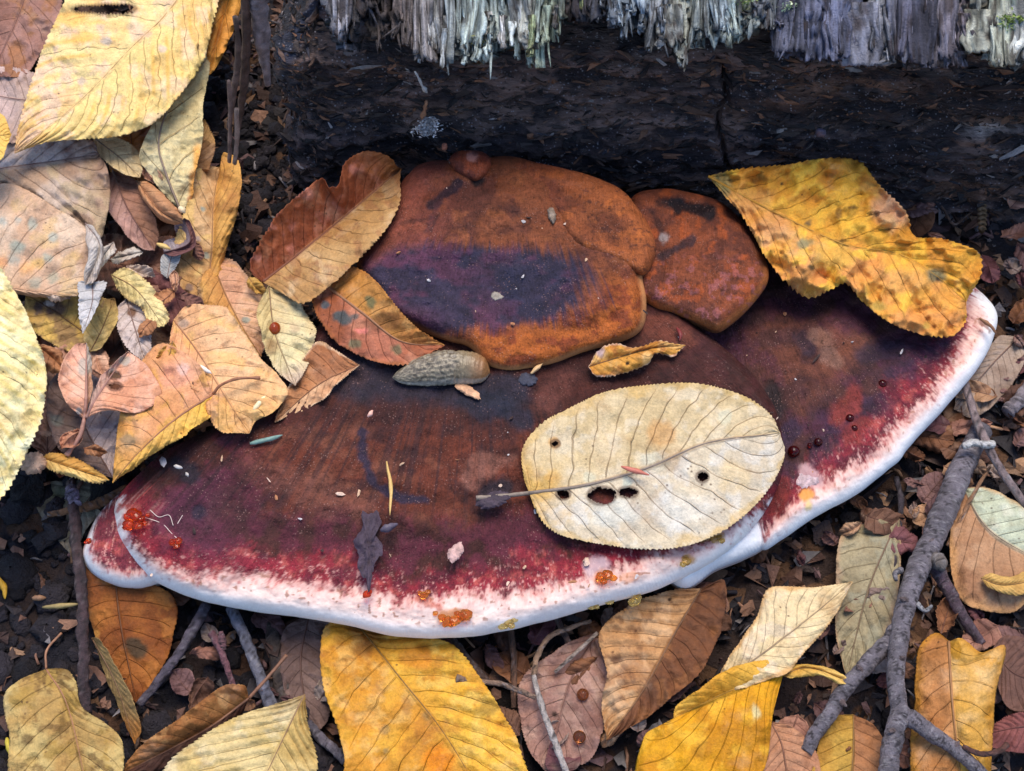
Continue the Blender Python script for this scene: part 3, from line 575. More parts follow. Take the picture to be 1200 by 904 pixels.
# --- the small bracket tucked beside it
small = thing('bracket_fungus', 'smallest orange-brown bracket with a wet black pit, beside the rusty upper one', 'fungus', tuple(W(820, 300, 45)), 'brackets growing from the log')
def paint_small(px, py, d, ar):
    b = mix(S((128, 68, 44)), S((96, 52, 40)), sm(.4, .64, fbm(px / 22, py / 20, 4, 230))); b = mix(b, S((172, 84, 40)), sm(.52, .72, fbm(px / 13, py / 12, 4, 231)) * .55)
    b = mix(b, S((190, 116, 62)), sm(12, 3, d) * sm(280, 330, py) * .7); b = mix(b, S((158, 98, 108)), sm(.60, .70, fbm(px / 7, py / 7, 3, 232)) * sm(290, 320, py) * .35)  # mauve flecks put a wet glisten into the colour
    return stain(b, px, py, [([(780, 236), (805, 242), (828, 248)], 13, (26, 22, 28), .97), ([(776, 300), (800, 288), (812, 280)], 8, (44, 36, 44), .85), ([(778, 278)], 9, (146, 140, 142), .7), ([(765, 250), (775, 270)], 6, (60, 36, 34), .7)], 235)
shelf(small, [(740, 235), (770, 222), (805, 225), (842, 235), (868, 258), (888, 288), (900, 316), (897, 336), (880, 358), (860, 376), (840, 387), (815, 378), (790, 369), (765, 362), (745, 340), (735, 290)], (815, 300),
      lambda px, py: 52.5 - 3 * sm(800, 900, px) - 1.5 * sm(320, 390, py) - 5 * np.exp(-(((px - 806) / 16) ** 2 + ((py - 243) / 9) ** 2)), 9, 22, paint_small, nth=700, nv=150, seed=104, rough=1.2, pore=(150, 96, 62))

# ------------------------------------------------------------------ fallen leaves
def leaf(label, mid, L, R, c, cR=None, dL=0., dR=0., stem=None, nv=9, vs=.5, gloss=.2, teeth=2.2, nteeth=44, pleat=.5, und=1.2, bulge=0., bulgeR=None, spots=(), holes=(), edge=None, basec=None, tipc=None,
         blot=None, ivein=None, rag=2.2, rib=.34, ribc=(96, 58, 48), crump=1., seed=0, name='leaf', cat='leaf', group=None, ns=230, nh=26, curl=0., curlR=None, und_s=60.):
    """mid: (px,py,h mm) from base to tip; L, R: the two edges between the same ends, (px,py) or (px,py,h)"""
    nv = int(round(nv * 1.3)); nteeth = int(nteeth * 1.25); teeth = teeth * .85; pleat = pleat * 1.25; vs = vs * .85
    mid = np.array(mid, float); m = spline(mid, ns); s = np.linspace(0, 1, ns)
    sides = []
    for E, dh in ((L, dL), (R, dR)):
        E = np.array([list(e) for e in E], float)
        if E.shape[1] == 2: e = spline(np.vstack([mid[:1, :2], E, mid[-1:, :2]]), ns); e = np.c_[e, m[:, 2] + dh * np.sin(np.pi * np.clip(s, 0.001, .999)) ** .6]
        else: e = spline(np.vstack([mid[:1], E, mid[-1:]]), ns)
        sides.append(e)
    t = np.r_[-np.linspace(1, 0, nh) ** .85, np.linspace(0, 1, nh)[1:] ** .85]; A = np.abs(t)[None, :, None]
    lft = (t < 0)[None, :, None]; Ed = np.where(lft, sides[0][:, None], sides[1][:, None])
    P = m[:, None] * (1 - A) + Ed * A
    out = Ed[..., :2] - m[:, None, :2]; ln = np.linalg.norm(out, axis=-1, keepdims=True); out = out / (ln + 1e-6)
    S_, T_ = np.meshgrid(s, t, indexing='ij'); a = np.abs(T_)
    per = np.where(T_ < 0, 1.7, 0.)
    saw = ((S_ * nteeth + per + 2.2 * vn(S_ * nteeth * .35, per, seed + 2)) % 1); saw = np.where(saw < .75, saw / .75, (1 - saw) / .25)
    tooth = teeth * .95 * (saw - .6) * (.25 + 1.3 * vn(S_ * nteeth * .5, per, seed + 3)) + 0
    envl = sm(0, .05, S_) * sm(1, .96, S_) * a ** 10
    size = max(np.ptp(mid[:, 0]), np.ptp(mid[:, 1])); crump = crump * min(1.3, size / 110 + .25) * (1.65 if group == GL else 1)
    slow = rag * 2 * (fbm(S_ * 7, per * 3, 4, seed + 4, .6) - .5) * min(1.2, size / 90) * a ** 3 * sm(0, .12, S_) * sm(1, .9, S_)
    P[..., :2] += out * (np.clip(tooth, None, ln[..., 0]) * envl + slow)[..., None]
    PX, PY = P[..., 0], P[..., 1]
    fr = np.abs(((S_ - .2 * a) * nv) % 1 - .5)                       # .5 on a side vein
    br = bulge if bulgeR is None else bulgeR; bl = np.where(T_ < 0, bulge, br); cu = np.where(T_ < 0, curl, curl if curlR is None else curlR)
    H = P[..., 2] + bl * 4 * a * (1 - a) * np.sin(np.pi * S_) + pleat * (.5 - 2 * (fr) ** 1.6) * np.minimum(1, a * 4) * sm(0, .08, S_) + cu * sm(.72, 1, a) * (1 - a * .2)
    H = H + und * 2 * (fbm(PX / und_s, PY / und_s, 3, seed + 5) - .5) + .5 * (fbm(PX / 12, PY / 12, 3, seed + 6) - .5) + und * .9 * a ** 3 * (fbm(S_ * 9, per * 5, 2, seed + 7) - .5)
    rd = lambda sc, q: 1 - 2 * np.abs(2 * fbm(PX / sc + 31, PY / sc + 7, 3, seed + q) - 1)         # sharp dry creases
    H = H + crump * (1.5 * (rd(44, 60) - .4) + .8 * (rd(19, 61) - .4)) * (.35 + .65 * a)
    Pw = W(PX, PY, H)
    # colour
    c1, c2 = S(c[0]), S(c[1]); n1 = fbm(PX / 38, PY / 38, 4, seed + 8); col = mix(c1, c2, sm(.36, .64, n1))
    if len(c) > 2: col = mix(col, S(c[2]), sm(.54, .68, fbm(PX / 20, PY / 20, 4, seed + 9)) * .8)
    if cR is not None:
        k1 = mix(S(cR[0]), S(cR[1]), sm(.36, .64, n1))
        if len(cR) > 2: k1 = mix(k1, S(cR[2]), sm(.54, .68, fbm(PX / 20, PY / 20, 4, seed + 10)) * .8)
        col = mix(col, k1, sm(-.03, .03, T_))
    if ivein: col = mix(col, S(ivein[0]), sm(.22, .05, fr + .12 * (fbm(PX / 9, PY / 9, 3, seed + 11) - .5)) * sm(.1, .3, a) * ivein[1] * sm(.3, .6, fbm(PX / 30, PY / 30, 2, seed + 12)))
    wn = .35 * (fbm(PX / 16, PY / 16, 4, seed + 13) - .5)
    if edge: col = mix(col, S(edge[0]), sm(1 - edge[1], 1, a + wn) * edge[2])
    if basec: col = mix(col, S(basec[0]), sm(basec[1], 0, S_ + wn * .6) * basec[2])
    if tipc: col = mix(col, S(tipc[0]), sm(1 - tipc[1], 1, S_ + wn * .6) * tipc[2])
    if blot: col = mix(col, S(blot[0]), sm(blot[1], blot[1] + .1, fbm(PX / blot[2], PY / blot[2], 5, seed + 14, .6)) * blot[3])
    for i, sp in enumerate(spots):
        x, y, r, cc = sp[:4]; st = sp[4] if len(sp) > 4 else .85; asp = sp[5] if len(sp) > 5 else 1.
        dd = np.hypot((PX - x) / asp, PY - y) + r * .9 * (fbm(PX / (r * .8 + 1), PY / (r * .8 + 1), 3, seed + 20 + i) - .5); col = mix(col, S(cc), sm(r * 1.1, r * .5, dd) * st)
    if group == GL: lum = col.mean(-1, keepdims=True); col = np.clip(col * (1 + .3 * (1 - np.clip(lum * 1.6, 0, 1))), 0, .85); col = col * .84 + .16 * col.mean(-1, keepdims=True) * np.array([1.12, .98, .9])
    keep = None
    if holes:
        qx = (PX[:-1, :-1] + PX[1:, 1:]) / 2; qy = (PY[:-1, :-1] + PY[1:, 1:]) / 2; keep = np.ones(qx.shape, bool)
        for i, (x, y, rx, ry) in enumerate(holes):
            dd = np.hypot((qx - x) / rx, (qy - y) / ry) + .7 * (fbm(qx / 6, qy / 6, 3, seed + 40 + i) - .5); keep &= dd > 1
            d2 = np.hypot((PX - x) / (rx + 2.5), (PY - y) / (ry + 2.5)); col = mix(col, S((70, 44, 36)), sm(1.15, .9, d2) * .7)
    root = thing(name, label, cat, tuple(Pw[0, nh - 1]), group)
    V, Q = shell(Pw, .00016, keep); N = ns * (2 * nh - 1)
    length = np.linalg.norm(np.diff(Pw[:, nh - 1], axis=0), axis=1).sum()
    luv = np.stack([S_, T_, S_ * 0 + length], -1).reshape(-1, 3); lp = np.broadcast_to(np.array([nv, vs, gloss, 1.]), (N, 4)); col = col.reshape(-1, 3)
    mesh('blade', V, Q, M['leaf'], root, {'col': np.r_[col, col * .92], 'luv': np.r_[luv, luv], 'lp': np.r_[lp, lp]})
    if rib > 0:
        k = np.linspace(0, ns - 1, 40).astype(int); mp = Pw[k, nh - 1] + np.array([0, 0, .00002]); rr = np.linspace(rib, rib * .14, 40); ribc = 255 * np.clip(.5 * np.array(ribc) / 255 + .5 * np.array(c[0]) / 255 * .8, 0, 1)
        V, Q, T = tube(mp, rr * .001, 6); mesh('midrib', V, Q, M['stalk'], root, {'col': np.repeat(S(ribc)[None], len(V), 0)}, tris=T)
    if stem:
        sp = np.array(stem, float); sp = np.vstack([[*m[0]], sp]); q = spline(sp, 22); q[0, 2] = H[0, nh - 1]
        V, Q, T = tube(W(q[:, 0], q[:, 1], q[:, 2] + .2), np.r_[np.linspace(max(rib, .4), max(rib, .4) * 1.05, 19), [1.25 * max(rib, .4)] * 3] * .001, 7, .2, seed)
        mesh('stalk', V, Q, M['stalk'], root, {'col': np.repeat(S(ribc)[None], len(V), 0) * (.7 + .6 * vn(V[:, :1] * 900, V[:, 1:2] * 900, seed))}, tris=T)
    return root
GL, GB, GC, GF = 'leaves heaped at the log end', 'leaves on the soil below the brackets', 'leaves lying on the brackets', 'brown leaf fragments littering the soil'
G = (128, 140, 128)      # grey-green mould spots
# --- heap at the left, lowest first
leaf('dark brown leaf buried in the heap, showing through the hollow above the plum-brown strip', [(60, 380, 26), (140, 320, 28), (240, 255, 26)], [(90, 300), (150, 250), (210, 235)], [(110, 380), (180, 360), (230, 310)], [(92, 56, 40), (66, 42, 36)], seed=301, vs=.4, group=GL)
leaf('rust brown leaf low in the heap, glimpsed through the gap beside the pink cupped leaf', [(70, 560, 24), (120, 440, 30), (165, 360, 28)], [(40, 520), (45, 430), (100, 370)], [(140, 520), (180, 450), (190, 390)], [(104, 60, 42), (70, 44, 38)], seed=302, group=GL)
leaf('orange-brown leaf wedged under the thin pale leaf by the shaded hollow', [(160, 215, 40), (155, 175, 43), (150, 130, 46)], [(130, 205), (128, 165), (135, 135)], [(190, 210), (198, 170), (175, 135)], [(186, 124, 50), (140, 84, 46)], seed=303, group=GL)
leaf('brown leaf squeezed between the cream leaf and the mauve-grey one', [(55, 535, 26), (58, 450, 34), (62, 365, 34)], [(30, 510), (28, 430), (40, 370)], [(82, 500), (96, 430), (88, 380)], [(150, 96, 70), (112, 74, 58)], seed=304, group=GL, tipc=((176, 130, 110), .4, .6))
leaf('mauve-brown leaf tucked in the upper corner behind the big yellow leaf', [(40, -50, 64), (25, 10, 62), (-10, 90, 56)], [(-30, -30), (-30, 30), (-25, 70)], [(72, -20), (70, 20), (52, 55), (30, 88)], [(150, 106, 92), (126, 82, 66), (150, 96, 50)], nv=8, vs=.4, seed=305, group=GL, und=2)
leaf('pale mauve-grey leaf at the frame edge beneath the big yellow leaf', [(60, 120, 58), (10, 115, 57), (-60, 100, 55)], [(40, 85), (0, 78), (-40, 80)], [(45, 160), (10, 168), (-40, 150)], [(186, 158, 150), (164, 138, 128)], seed=306, group=GL, vs=.3)
leaf('plum-brown leaf strip lying across the heap above the peach leaf', [(140, 318, 36), (190, 342, 38), (245, 362, 38)], [(150, 305), (195, 322), (235, 345)], [(150, 340), (190, 375), (215, 395), (240, 380)], [(112, 62, 62), (88, 50, 50)], cR=[(130, 74, 72), (98, 56, 54)], seed=307, teeth=1, gloss=.6, nv=6, vs=.2, group=GL, bulge=2)
leaf('gold-brown leaf standing curled beside the dark hollow', [(238, 365, 36), (248, 300, 41), (250, 240, 42), (258, 196, 38)], [(198, 330, 36), (206, 280, 42), (222, 230, 46), (230, 196, 44)], [(258, 345, 36), (264, 300, 39), (277, 255, 46), (283, 215, 48), (279, 187, 47), (262, 179, 44)],
     [(196, 156, 104), (176, 128, 66), (206, 168, 90)], cR=[(196, 138, 44), (164, 104, 36), (214, 156, 56)], nv=7, vs=.6, bulge=2.5, und=1.8, gloss=.45, seed=308, group=GL, spots=[(238, 245, 4, G), (242, 300, 5, G), (222, 338, 6, (96, 76, 70)), (250, 205, 9, (96, 62, 34), .6), (232, 280, 4, (150, 130, 130))])
leaf('peach and gold leaf with a brown lacy edge, under the standing gold-brown leaf', [(246, 300, 38), (264, 345, 42), (285, 385, 42), (306, 418, 40)], [(232, 330), (240, 370), (270, 410)], [(275, 306), (296, 330), (312, 358), (314, 392)], [(206, 152, 62), (186, 126, 48)], cR=[(214, 164, 124), (204, 146, 106)], dL=-2, dR=-1, bulge=3,
     bulgeR=1, edge=((150, 120, 96), .2, .7), nv=7, seed=309, group=GL, spots=[(288, 375, 5, G)], ivein=((200, 140, 50), .4))
leaf('fawn leaf with pale rim under the primrose-tipped leaf, at the bracket edge', [(421, 428, 47.5), (372, 452, 46), (322, 495, 44)], [(395, 411), (370, 400), (345, 440), (328, 475)], [(398, 447), (374, 472), (345, 486)], [(176, 116, 66), (150, 92, 50)], cR=[(210, 164, 118), (196, 142, 96)], vs=.5, nv=7, seed=310, group=GL, edge=((222, 188, 150), .12, .7))
leaf('pale yellow-buff leaf hanging point down with a brown stalk, beside the peach leaf', [(315, 335, 46), (322, 390, 50), (346, 452, 49)], [(302, 360), (308, 400), (322, 432)], [(342, 345), (366, 378), (370, 392), (362, 425)], [(214, 196, 136), (196, 172, 110)], cR=[(220, 204, 148), (206, 182, 126)], tipc=((200, 176, 154), .35, .9), nv=7, vs=.35, pleat=.7, seed=311, group=GL,
     spots=[(318, 405, 14, (140, 100, 50), .7), (345, 385, 8, (176, 146, 110), .6)])
leaf('olive-gold mottled leaf with purplish blotches under the spotted tan leaf', [(118, 405, 38), (78, 375, 42), (30, 345, 44)], [(92, 415), (55, 400), (30, 375)], [(140, 375), (128, 352), (85, 338)], [(172, 138, 70), (190, 150, 60), (130, 100, 66)], seed=312, nv=6, group=GL, spots=[(65, 362, 14, (86, 68, 70), .9, 1.4), (45, 362, 8, (70, 58, 74), .8), (56, 356, 4, (200, 200, 205), .9, 2)], blot=((210, 172, 70), .55, 14, .6))
leaf('small olive-yellow leaf half beside the little silver-grey shred', [(106, 412, 40), (120, 385, 43), (134, 350, 44)], [(98, 395), (102, 372), (118, 352)], [(118, 408), (136, 380), (138, 362)], [(176, 144, 70), (196, 164, 86)], seed=313, nv=5, teeth=1, group=GL, tipc=((120, 84, 40), .3, .8), ns=130, nh=18)
leaf('mauve-grey leaf with slate left half, under the pink cupped leaf', [(132, 560, 34), (102, 505, 41), (72, 432, 40)], [(90, 545), (58, 505), (55, 455)], [(138, 525), (145, 480), (110, 440)], [(98, 78, 74), (78, 66, 66)], cR=[(168, 148, 146), (150, 130, 126)], nv=7, vs=.35, teeth=1.2, seed=314, group=GL, spots=[(66, 492, 9, (100, 108, 104), .7)])
leaf('pinkish-grey shrivelled leaf with a round brown hole', [(148, 350, 42), (158, 385, 45), (170, 424, 44)], [(137, 362), (138, 390), (152, 412)], [(166, 358), (176, 385), (177, 412)], [(192, 174, 166), (172, 150, 142)], nv=5, vs=.75, teeth=2, nteeth=20, seed=315, group=GL, ns=140, nh=22, spots=[(155, 367, 7, (100, 64, 40), .95)], pleat=1)
leaf('cream-yellow ruffled strip of leaf above the pinkish-grey holed leaf', [(130, 322, 46), (160, 340, 49), (192, 383, 46)], [(148, 314, 48), (178, 336, 49), (198, 370, 47)], [(142, 345, 46), (165, 362, 46), (178, 381, 46)], [(226, 206, 136), (210, 186, 112)], teeth=2.2, nteeth=22, seed=316, nv=7, vs=.2, pleat=.5, crump=1.6, group=GL, ns=160, nh=18, edge=((200, 150, 70), .3, .4))
leaf('grey-tan leaf folded along its rib, with a browner end, under the big yellow leaf', [(-70, 212, 50), (0, 198, 52), (60, 190, 55), (116, 181, 57)], [(-30, 176), (20, 168), (52, 162), (104, 164)], [(-40, 235), (10, 228), (52, 250), (100, 268), (119, 278), (128, 232), (127, 200)], [(196, 182, 178), (178, 164, 160)],
     cR=[(186, 164, 146), (158, 128, 102), (178, 154, 116)], dL=2, dR=-3, nv=7, vs=.5, bulge=1, bulgeR=3.5, pleat=1.2, teeth=.6, seed=317, group=GL, tipc=((120, 82, 58), .35, .85), gloss=.35)  # tip end tinted browner
leaf('tan leaf dappled with round grey-green mould spots', [(-70, 318, 52), (15, 338, 53), (90, 347, 53)], [(-50, 232, 49), (10, 214, 54), (60, 240, 56), (104, 268, 55), (122, 300, 54), (108, 332, 54)], [(-40, 340, 48), (20, 346, 49), (60, 350, 50)], [(206, 178, 150), (192, 154, 122), (200, 164, 110)], nv=9, vs=.5, bulge=2, pleat=.7,
     teeth=.6, seed=318, group=GL, spots=[(20, 290, 10, G), (37, 263, 8, (150, 158, 146)), (63, 278, 7, (158, 162, 150)), (55, 303, 8, (156, 158, 140)), (15, 304, 8, (144, 144, 132)), (40, 332, 9, (146, 142, 124)), (4, 260, 6, (150, 156, 148)), (22, 258, 5, (160, 160, 150)), (62, 325, 8, (150, 146, 124)), (32, 315, 9, (222, 160, 90), .8), (45, 308, 8, (226, 178, 84), .7), (100, 305, 16, (150, 112, 88), .7), (2, 305, 8, (214, 140, 80), .7), (80, 320, 8, (206, 158, 116), .6), (90, 300, 7, (206, 166, 96), .6)])
leaf('silver-tan rolled rim of a leaf at the end of the spotted tan leaf', [(100, 262, 56), (117, 290, 60), (100, 334, 57)], [(100, 280), (103, 300), (98, 320)], [(112, 268), (122, 300), (112, 328)], [(196, 190, 184), (176, 160, 148)], bulge=2.5, teeth=0, vs=.1, seed=319, group=GL, ns=120, nh=14)
leaf('mauve-brown cupped leaf lying beside the grey-tan folded one', [(132, 200, 44), (150, 245, 48), (181, 294, 45)], [(124, 215, 46), (127, 243, 48), (146, 273, 48), (166, 291, 46)], [(158, 212, 47), (176, 243, 49), (186, 275, 47)], [(172, 132, 122), (148, 108, 96)], cR=[(150, 104, 84), (128, 88, 66)], nv=7, vs=.4, bulge=-2, seed=320, group=GL, basec=((128, 78, 58), .4, .8), ns=160)
leaf('thin pale-buff leaf with orange-gold edge hanging under the big yellow leaf', [(211, 246, 48), (195, 205, 55), (186, 166, 60), (202, 115, 64), (246, 30, 66)], [(196, 232, 50), (176, 205, 54), (164, 178, 58), (186, 130, 62), (215, 80, 64)], [(224, 236, 47), (229, 200, 53), (237, 160, 58), (240, 110, 62), (250, 50, 64)],
     [(214, 200, 150), (200, 182, 132)], cR=[(216, 200, 146), (206, 186, 126)], spots=[(230, 225, 26, (220, 146, 24), .95, .45), (233, 190, 26, (222, 152, 28), .9, .3), (224, 235, 6, (150, 80, 20), .8)], teeth=.8, nv=5, vs=.8, pleat=.3, rib=.6, ribc=(92, 70, 84), seed=321, group=GL)
leaf('small buff leaf scrap between the big yellow leaf and the mauve-brown cupped leaf', [(108, 160, 53), (140, 185, 55), (164, 208, 53)], [(128, 158), (152, 168), (168, 188)], [(115, 180), (132, 196), (150, 206)], [(222, 202, 158), (204, 176, 122)], teeth=2, seed=322, nv=5, group=GL, ns=120, nh=16)
leaf('tan leaf twisted into a curl under the thin pale-buff leaf', [(160, 212, 48), (186, 246, 54), (214, 262, 52)], [(178, 216, 51), (200, 236, 55), (212, 250, 54)], [(166, 232, 49), (186, 256, 50), (204, 263, 50)], [(206, 160, 108), (176, 122, 78)], bulge=3, nv=4, teeth=1, seed=323, group=GL, ns=120, nh=16)
leaf('plum-grey hooked leaf remnant below the tan curl', [(192, 297, 46), (222, 284, 49), (216, 256, 50)], [(192, 283, 44), (206, 278, 44), (205, 265, 46)], [(205, 300, 48), (228, 288, 49), (224, 262, 51)], [(126, 108, 116), (168, 158, 162)], cR=[(110, 70, 70), (90, 56, 60)], bulge=-2, teeth=0, seed=324, group=GL, ns=120, nh=16)
leaf('pale grey-blue underside scrap of leaf poking down beneath the hooked remnant', [(196, 326, 42), (200, 305, 44), (206, 290, 45)], [(188, 318), (190, 300)], [(205, 316), (212, 298)], [(190, 196, 196), (166, 168, 168)], teeth=0, seed=325, group=GL, ns=80, nh=12, vs=.1)
leaf('orange-gold leaf edge curling out behind the big yellow leaf', [(284, -60, 60), (268, 0, 62), (243, 90, 60)], [(262, -40), (248, 20), (242, 70)], [(288, -40), (281, 10), (266, 55), (252, 82)], [(222, 154, 26), (200, 130, 18)], teeth=.4, bulge=2.5, nv=3, vs=.1, seed=326, group=GL, gloss=.4)
leaf('largest butter-yellow leaf with toothed edge and a torn slit, topping the heap', [(272, -110, 74), (206, 2, 77), (152, 58, 76), (92, 120, 72), (17, 180, 66)], [(200, -110), (125, -70), (85, -15), (60, 35), (42, 80), (27, 130), (19, 162)], [(290, -60), (262, -15), (250, 28), (238, 72), (215, 108), (186, 139), (166, 152), (138, 160), (100, 163), (58, 166)],
     [(246, 208, 132), (240, 190, 114), (240, 196, 162)], cR=[(246, 204, 118), (238, 188, 102), (244, 202, 154)], dL=-2, dR=-4, nv=13, vs=.28, pleat=1.1, bulge=1.5, und=2, teeth=2.6, nteeth=60, crump=.7, seed=327, group=GL, ivein=((226, 172, 52), .75), ns=340, nh=34, ribc=(176, 130, 96),
     spots=[(125, 48, 7, (178, 164, 150), .9, 1.3), (190, 58, 6, (200, 178, 160), .8), (172, 40, 7, (196, 164, 140), .7), (96, 95, 6, (186, 168, 150), .8), (82, 78, 5, (196, 170, 130), .7), (120, 88, 4, (190, 164, 130), .7), (100, 38, 3, (176, 150, 70), .8), (152, 32, 5, (190, 168, 130), .7), (75, 112, 14, (232, 180, 130), .5), (235, 90, 18, (240, 206, 90), .5), (85, 22, 12, (226, 168, 40), .7, 2.2), (95, 45, 8, (226, 168, 50), .7, 3), (165, 98, 4, (170, 140, 70), .6), (232, 55, 5, (60, 46, 30), .9, .4)],
     holes=[(100, 11, 14, 3.2), (126, 11, 22, 5), (146, 11, 13, 5)])
leaf('small butter-yellow leaf point at the frame edge below the biggest leaf', [(-45, 150, 74), (-10, 158, 75), (13, 158, 73)], [(-30, 120), (0, 133), (8, 142)], [(-30, 190), (0, 187), (8, 172)], [(238, 192, 74), (228, 178, 64)], seed=328, group=GL, vs=.3, ns=140)
# --- peach and gold leaves spilling on to the bracket
leaf('large peach leaf with gold lower end lying on the bracket edge', [(203, 375, 44), (232, 413, 49), (262, 462, 50), (292, 508, 47)], [(200, 405), (215, 440), (238, 475), (258, 506)], [(222, 357), (262, 361), (284, 388), (306, 420), (326, 440), (338, 460), (322, 482), (300, 494)], [(222, 164, 112), (214, 150, 96), (214, 158, 74)], cR=[(226, 176, 122), (218, 160, 104), (220, 168, 92)],
     tipc=((212, 158, 72), .5, .8), nv=8, vs=.5, pleat=.6, bulge=1.5, und=1.8, teeth=1.6, seed=330, group=GL, ribc=(120, 78, 62), spots=[(214, 380, 8, (150, 132, 120), .7), (276, 488, 3, (140, 96, 50), .9), (312, 402, 6, (208, 150, 120), .5), (285, 498, 14, (196, 150, 98), .6)])
leaf('ochre leaf with bright yellow rim and curved brown stalk, lapping over the bracket', [(250, 462, 52), (205, 492, 52), (165, 528, 50), (132, 566, 44)], [(232, 425, 53), (190, 402, 50), (163, 428, 49), (142, 480, 48), (135, 530, 46)], [(250, 486, 49), (224, 505, 48.5), (197, 522, 48), (164, 544, 45)], [(214, 152, 108), (206, 138, 78), (200, 144, 50)],
     cR=[(228, 176, 40), (220, 168, 56)], tipc=((206, 150, 40), .55, .85), stem=[(258, 452, 55), (278, 444, 57), (305, 443, 55)], ribc=(140, 88, 66), rib=.55, nv=7, vs=.3, bulge=1.5, bulgeR=1, und=1.8, teeth=1.3, seed=331, group=GL, spots=[(150, 516, 8, (150, 124, 90), .8, 1.4), (214, 433, 8, (228, 214, 206), .8), (226, 450, 3, (40, 24, 20), .95, .6), (205, 440, 20, (214, 140, 112), .6), (145, 500, 9, (206, 130, 40), .6), (150, 535, 7, (180, 118, 40), .5)])
leaf('gold curled leaf edge at the foot of the heap above the small left lobe', [(48, 536, 38), (82, 548, 42), (128, 563, 40)], [(62, 531), (88, 537), (116, 552)], [(58, 550), (84, 560), (112, 567)], [(216, 162, 58), (190, 134, 44)], cR=[(226, 186, 96), (214, 190, 110)], teeth=2.5, nteeth=18, nv=6, bulge=2, seed=332, group=GL, ns=150, nh=16)
leaf('pink-peach cupped leaf half with toothed edge, left of the dark gap', [(99, 492, 49), (101, 460, 52), (101, 402, 51)], [(80, 474, 53), (70, 450, 56), (74, 425, 56), (87, 405, 53)], [(105, 470, 49), (108, 440, 49), (106, 415, 50)], [(222, 162, 134), (210, 146, 112), (226, 176, 148)], cR=[(180, 168, 156), (196, 150, 120)], nv=6, vs=.3, teeth=1.2, bulge=-1.5, seed=333, group=GL, ns=150, nh=18, ribc=(150, 110, 104),
     stem=[(93, 512, 47), (78, 534, 44)], rib=.8, spots=[(98, 430, 12, (176, 170, 158), .8, .6), (92, 482, 7, (160, 160, 156), .8, .6)])
leaf('coral-peach leaf half with brown holes, right of the dark gap', [(101, 490, 50), (116, 462, 53), (150, 412, 52)], [(106, 470, 51), (116, 445, 53), (136, 424, 54)], [(126, 481, 52), (160, 484, 53), (184, 471, 52), (189, 455, 51), (172, 428, 51)], [(190, 150, 132), (176, 128, 110)], cR=[(216, 154, 120), (204, 134, 94), (222, 168, 140)], nv=6, vs=.4, teeth=1.2, bulgeR=1.5, seed=334, group=GL, ns=170, ribc=(150, 104, 96),
     rib=.7, spots=[(146, 424, 8, (160, 158, 146), .8), (132, 436, 6, (170, 164, 150), .7), (185, 460, 8, (176, 110, 60), .6)], holes=[(135, 453, 7, 3.6), (134, 440, 6, 3.2)])
leaf('little silver-grey pointed shred of leaf hanging beside the olive-yellow half', [(108, 330, 55), (108, 355, 56), (97, 391, 53)], [(92, 331), (92, 350), (92, 370)], [(125, 331), (118, 350), (108, 372)], [(208, 206, 206), (178, 176, 176)], teeth=2.5, nteeth=12, nv=5, vs=.2, seed=335, group=GL, ns=120, nh=16)
leaf('cream-yellow leaf standing at the frame edge, its toothed side turned to the heap', [(-30, 290, 60), (-40, 430, 66), (-30, 620, 58)], [(-70, 330), (-90, 430), (-70, 560)], [(0, 312, 60), (20, 345, 60), (40, 388, 59), (52, 422, 58), (54, 455, 57), (45, 502, 56), (24, 550, 55), (8, 578, 55)], [(242, 226, 164), (236, 214, 148)], cR=[(244, 230, 170), (234, 212, 140), (246, 236, 190)], nv=11, vs=.12, pleat=1.6, und=2,
     teeth=2.8, nteeth=52, seed=336, group=GL, ivein=((204, 184, 96), .8), ns=300, nh=30, spots=[(15, 488, 9, (170, 166, 120), .6, 1.5)])
# --- around the rusty bracket
leaf('russet leaf folded in a V with a fawn lower half, standing against the black log', [(308, 331, 47), (350, 298, 45), (410, 249, 46), (470, 198, 50)], [(293, 315, 50), (308, 280, 56), (330, 247, 61), (354, 226, 63), (377, 210, 64), (386, 221, 63), (398, 214, 62), (404, 191, 62), (428, 178, 60), (456, 184, 57), (464, 194, 55)],
     [(330, 343, 50), (358, 356, 54), (392, 331, 58), (424, 300, 61), (448, 273, 62), (467, 240, 61), (468, 212, 57)], [(150, 82, 50), (128, 66, 40), (176, 110, 92)], cR=[(196, 156, 104), (178, 134, 82), (206, 172, 128)], nv=11, vs=.35, teeth=2.4, nteeth=34, pleat=.6, seed=340, group=GC, gloss=.5, rib=.8, ribc=(110, 70, 56), bulge=-1., und=1., ns=280,
     tipc=((150, 96, 44), .3, .7), blot=((150, 98, 66), .58, 12, .5), bulgeR=3.5)
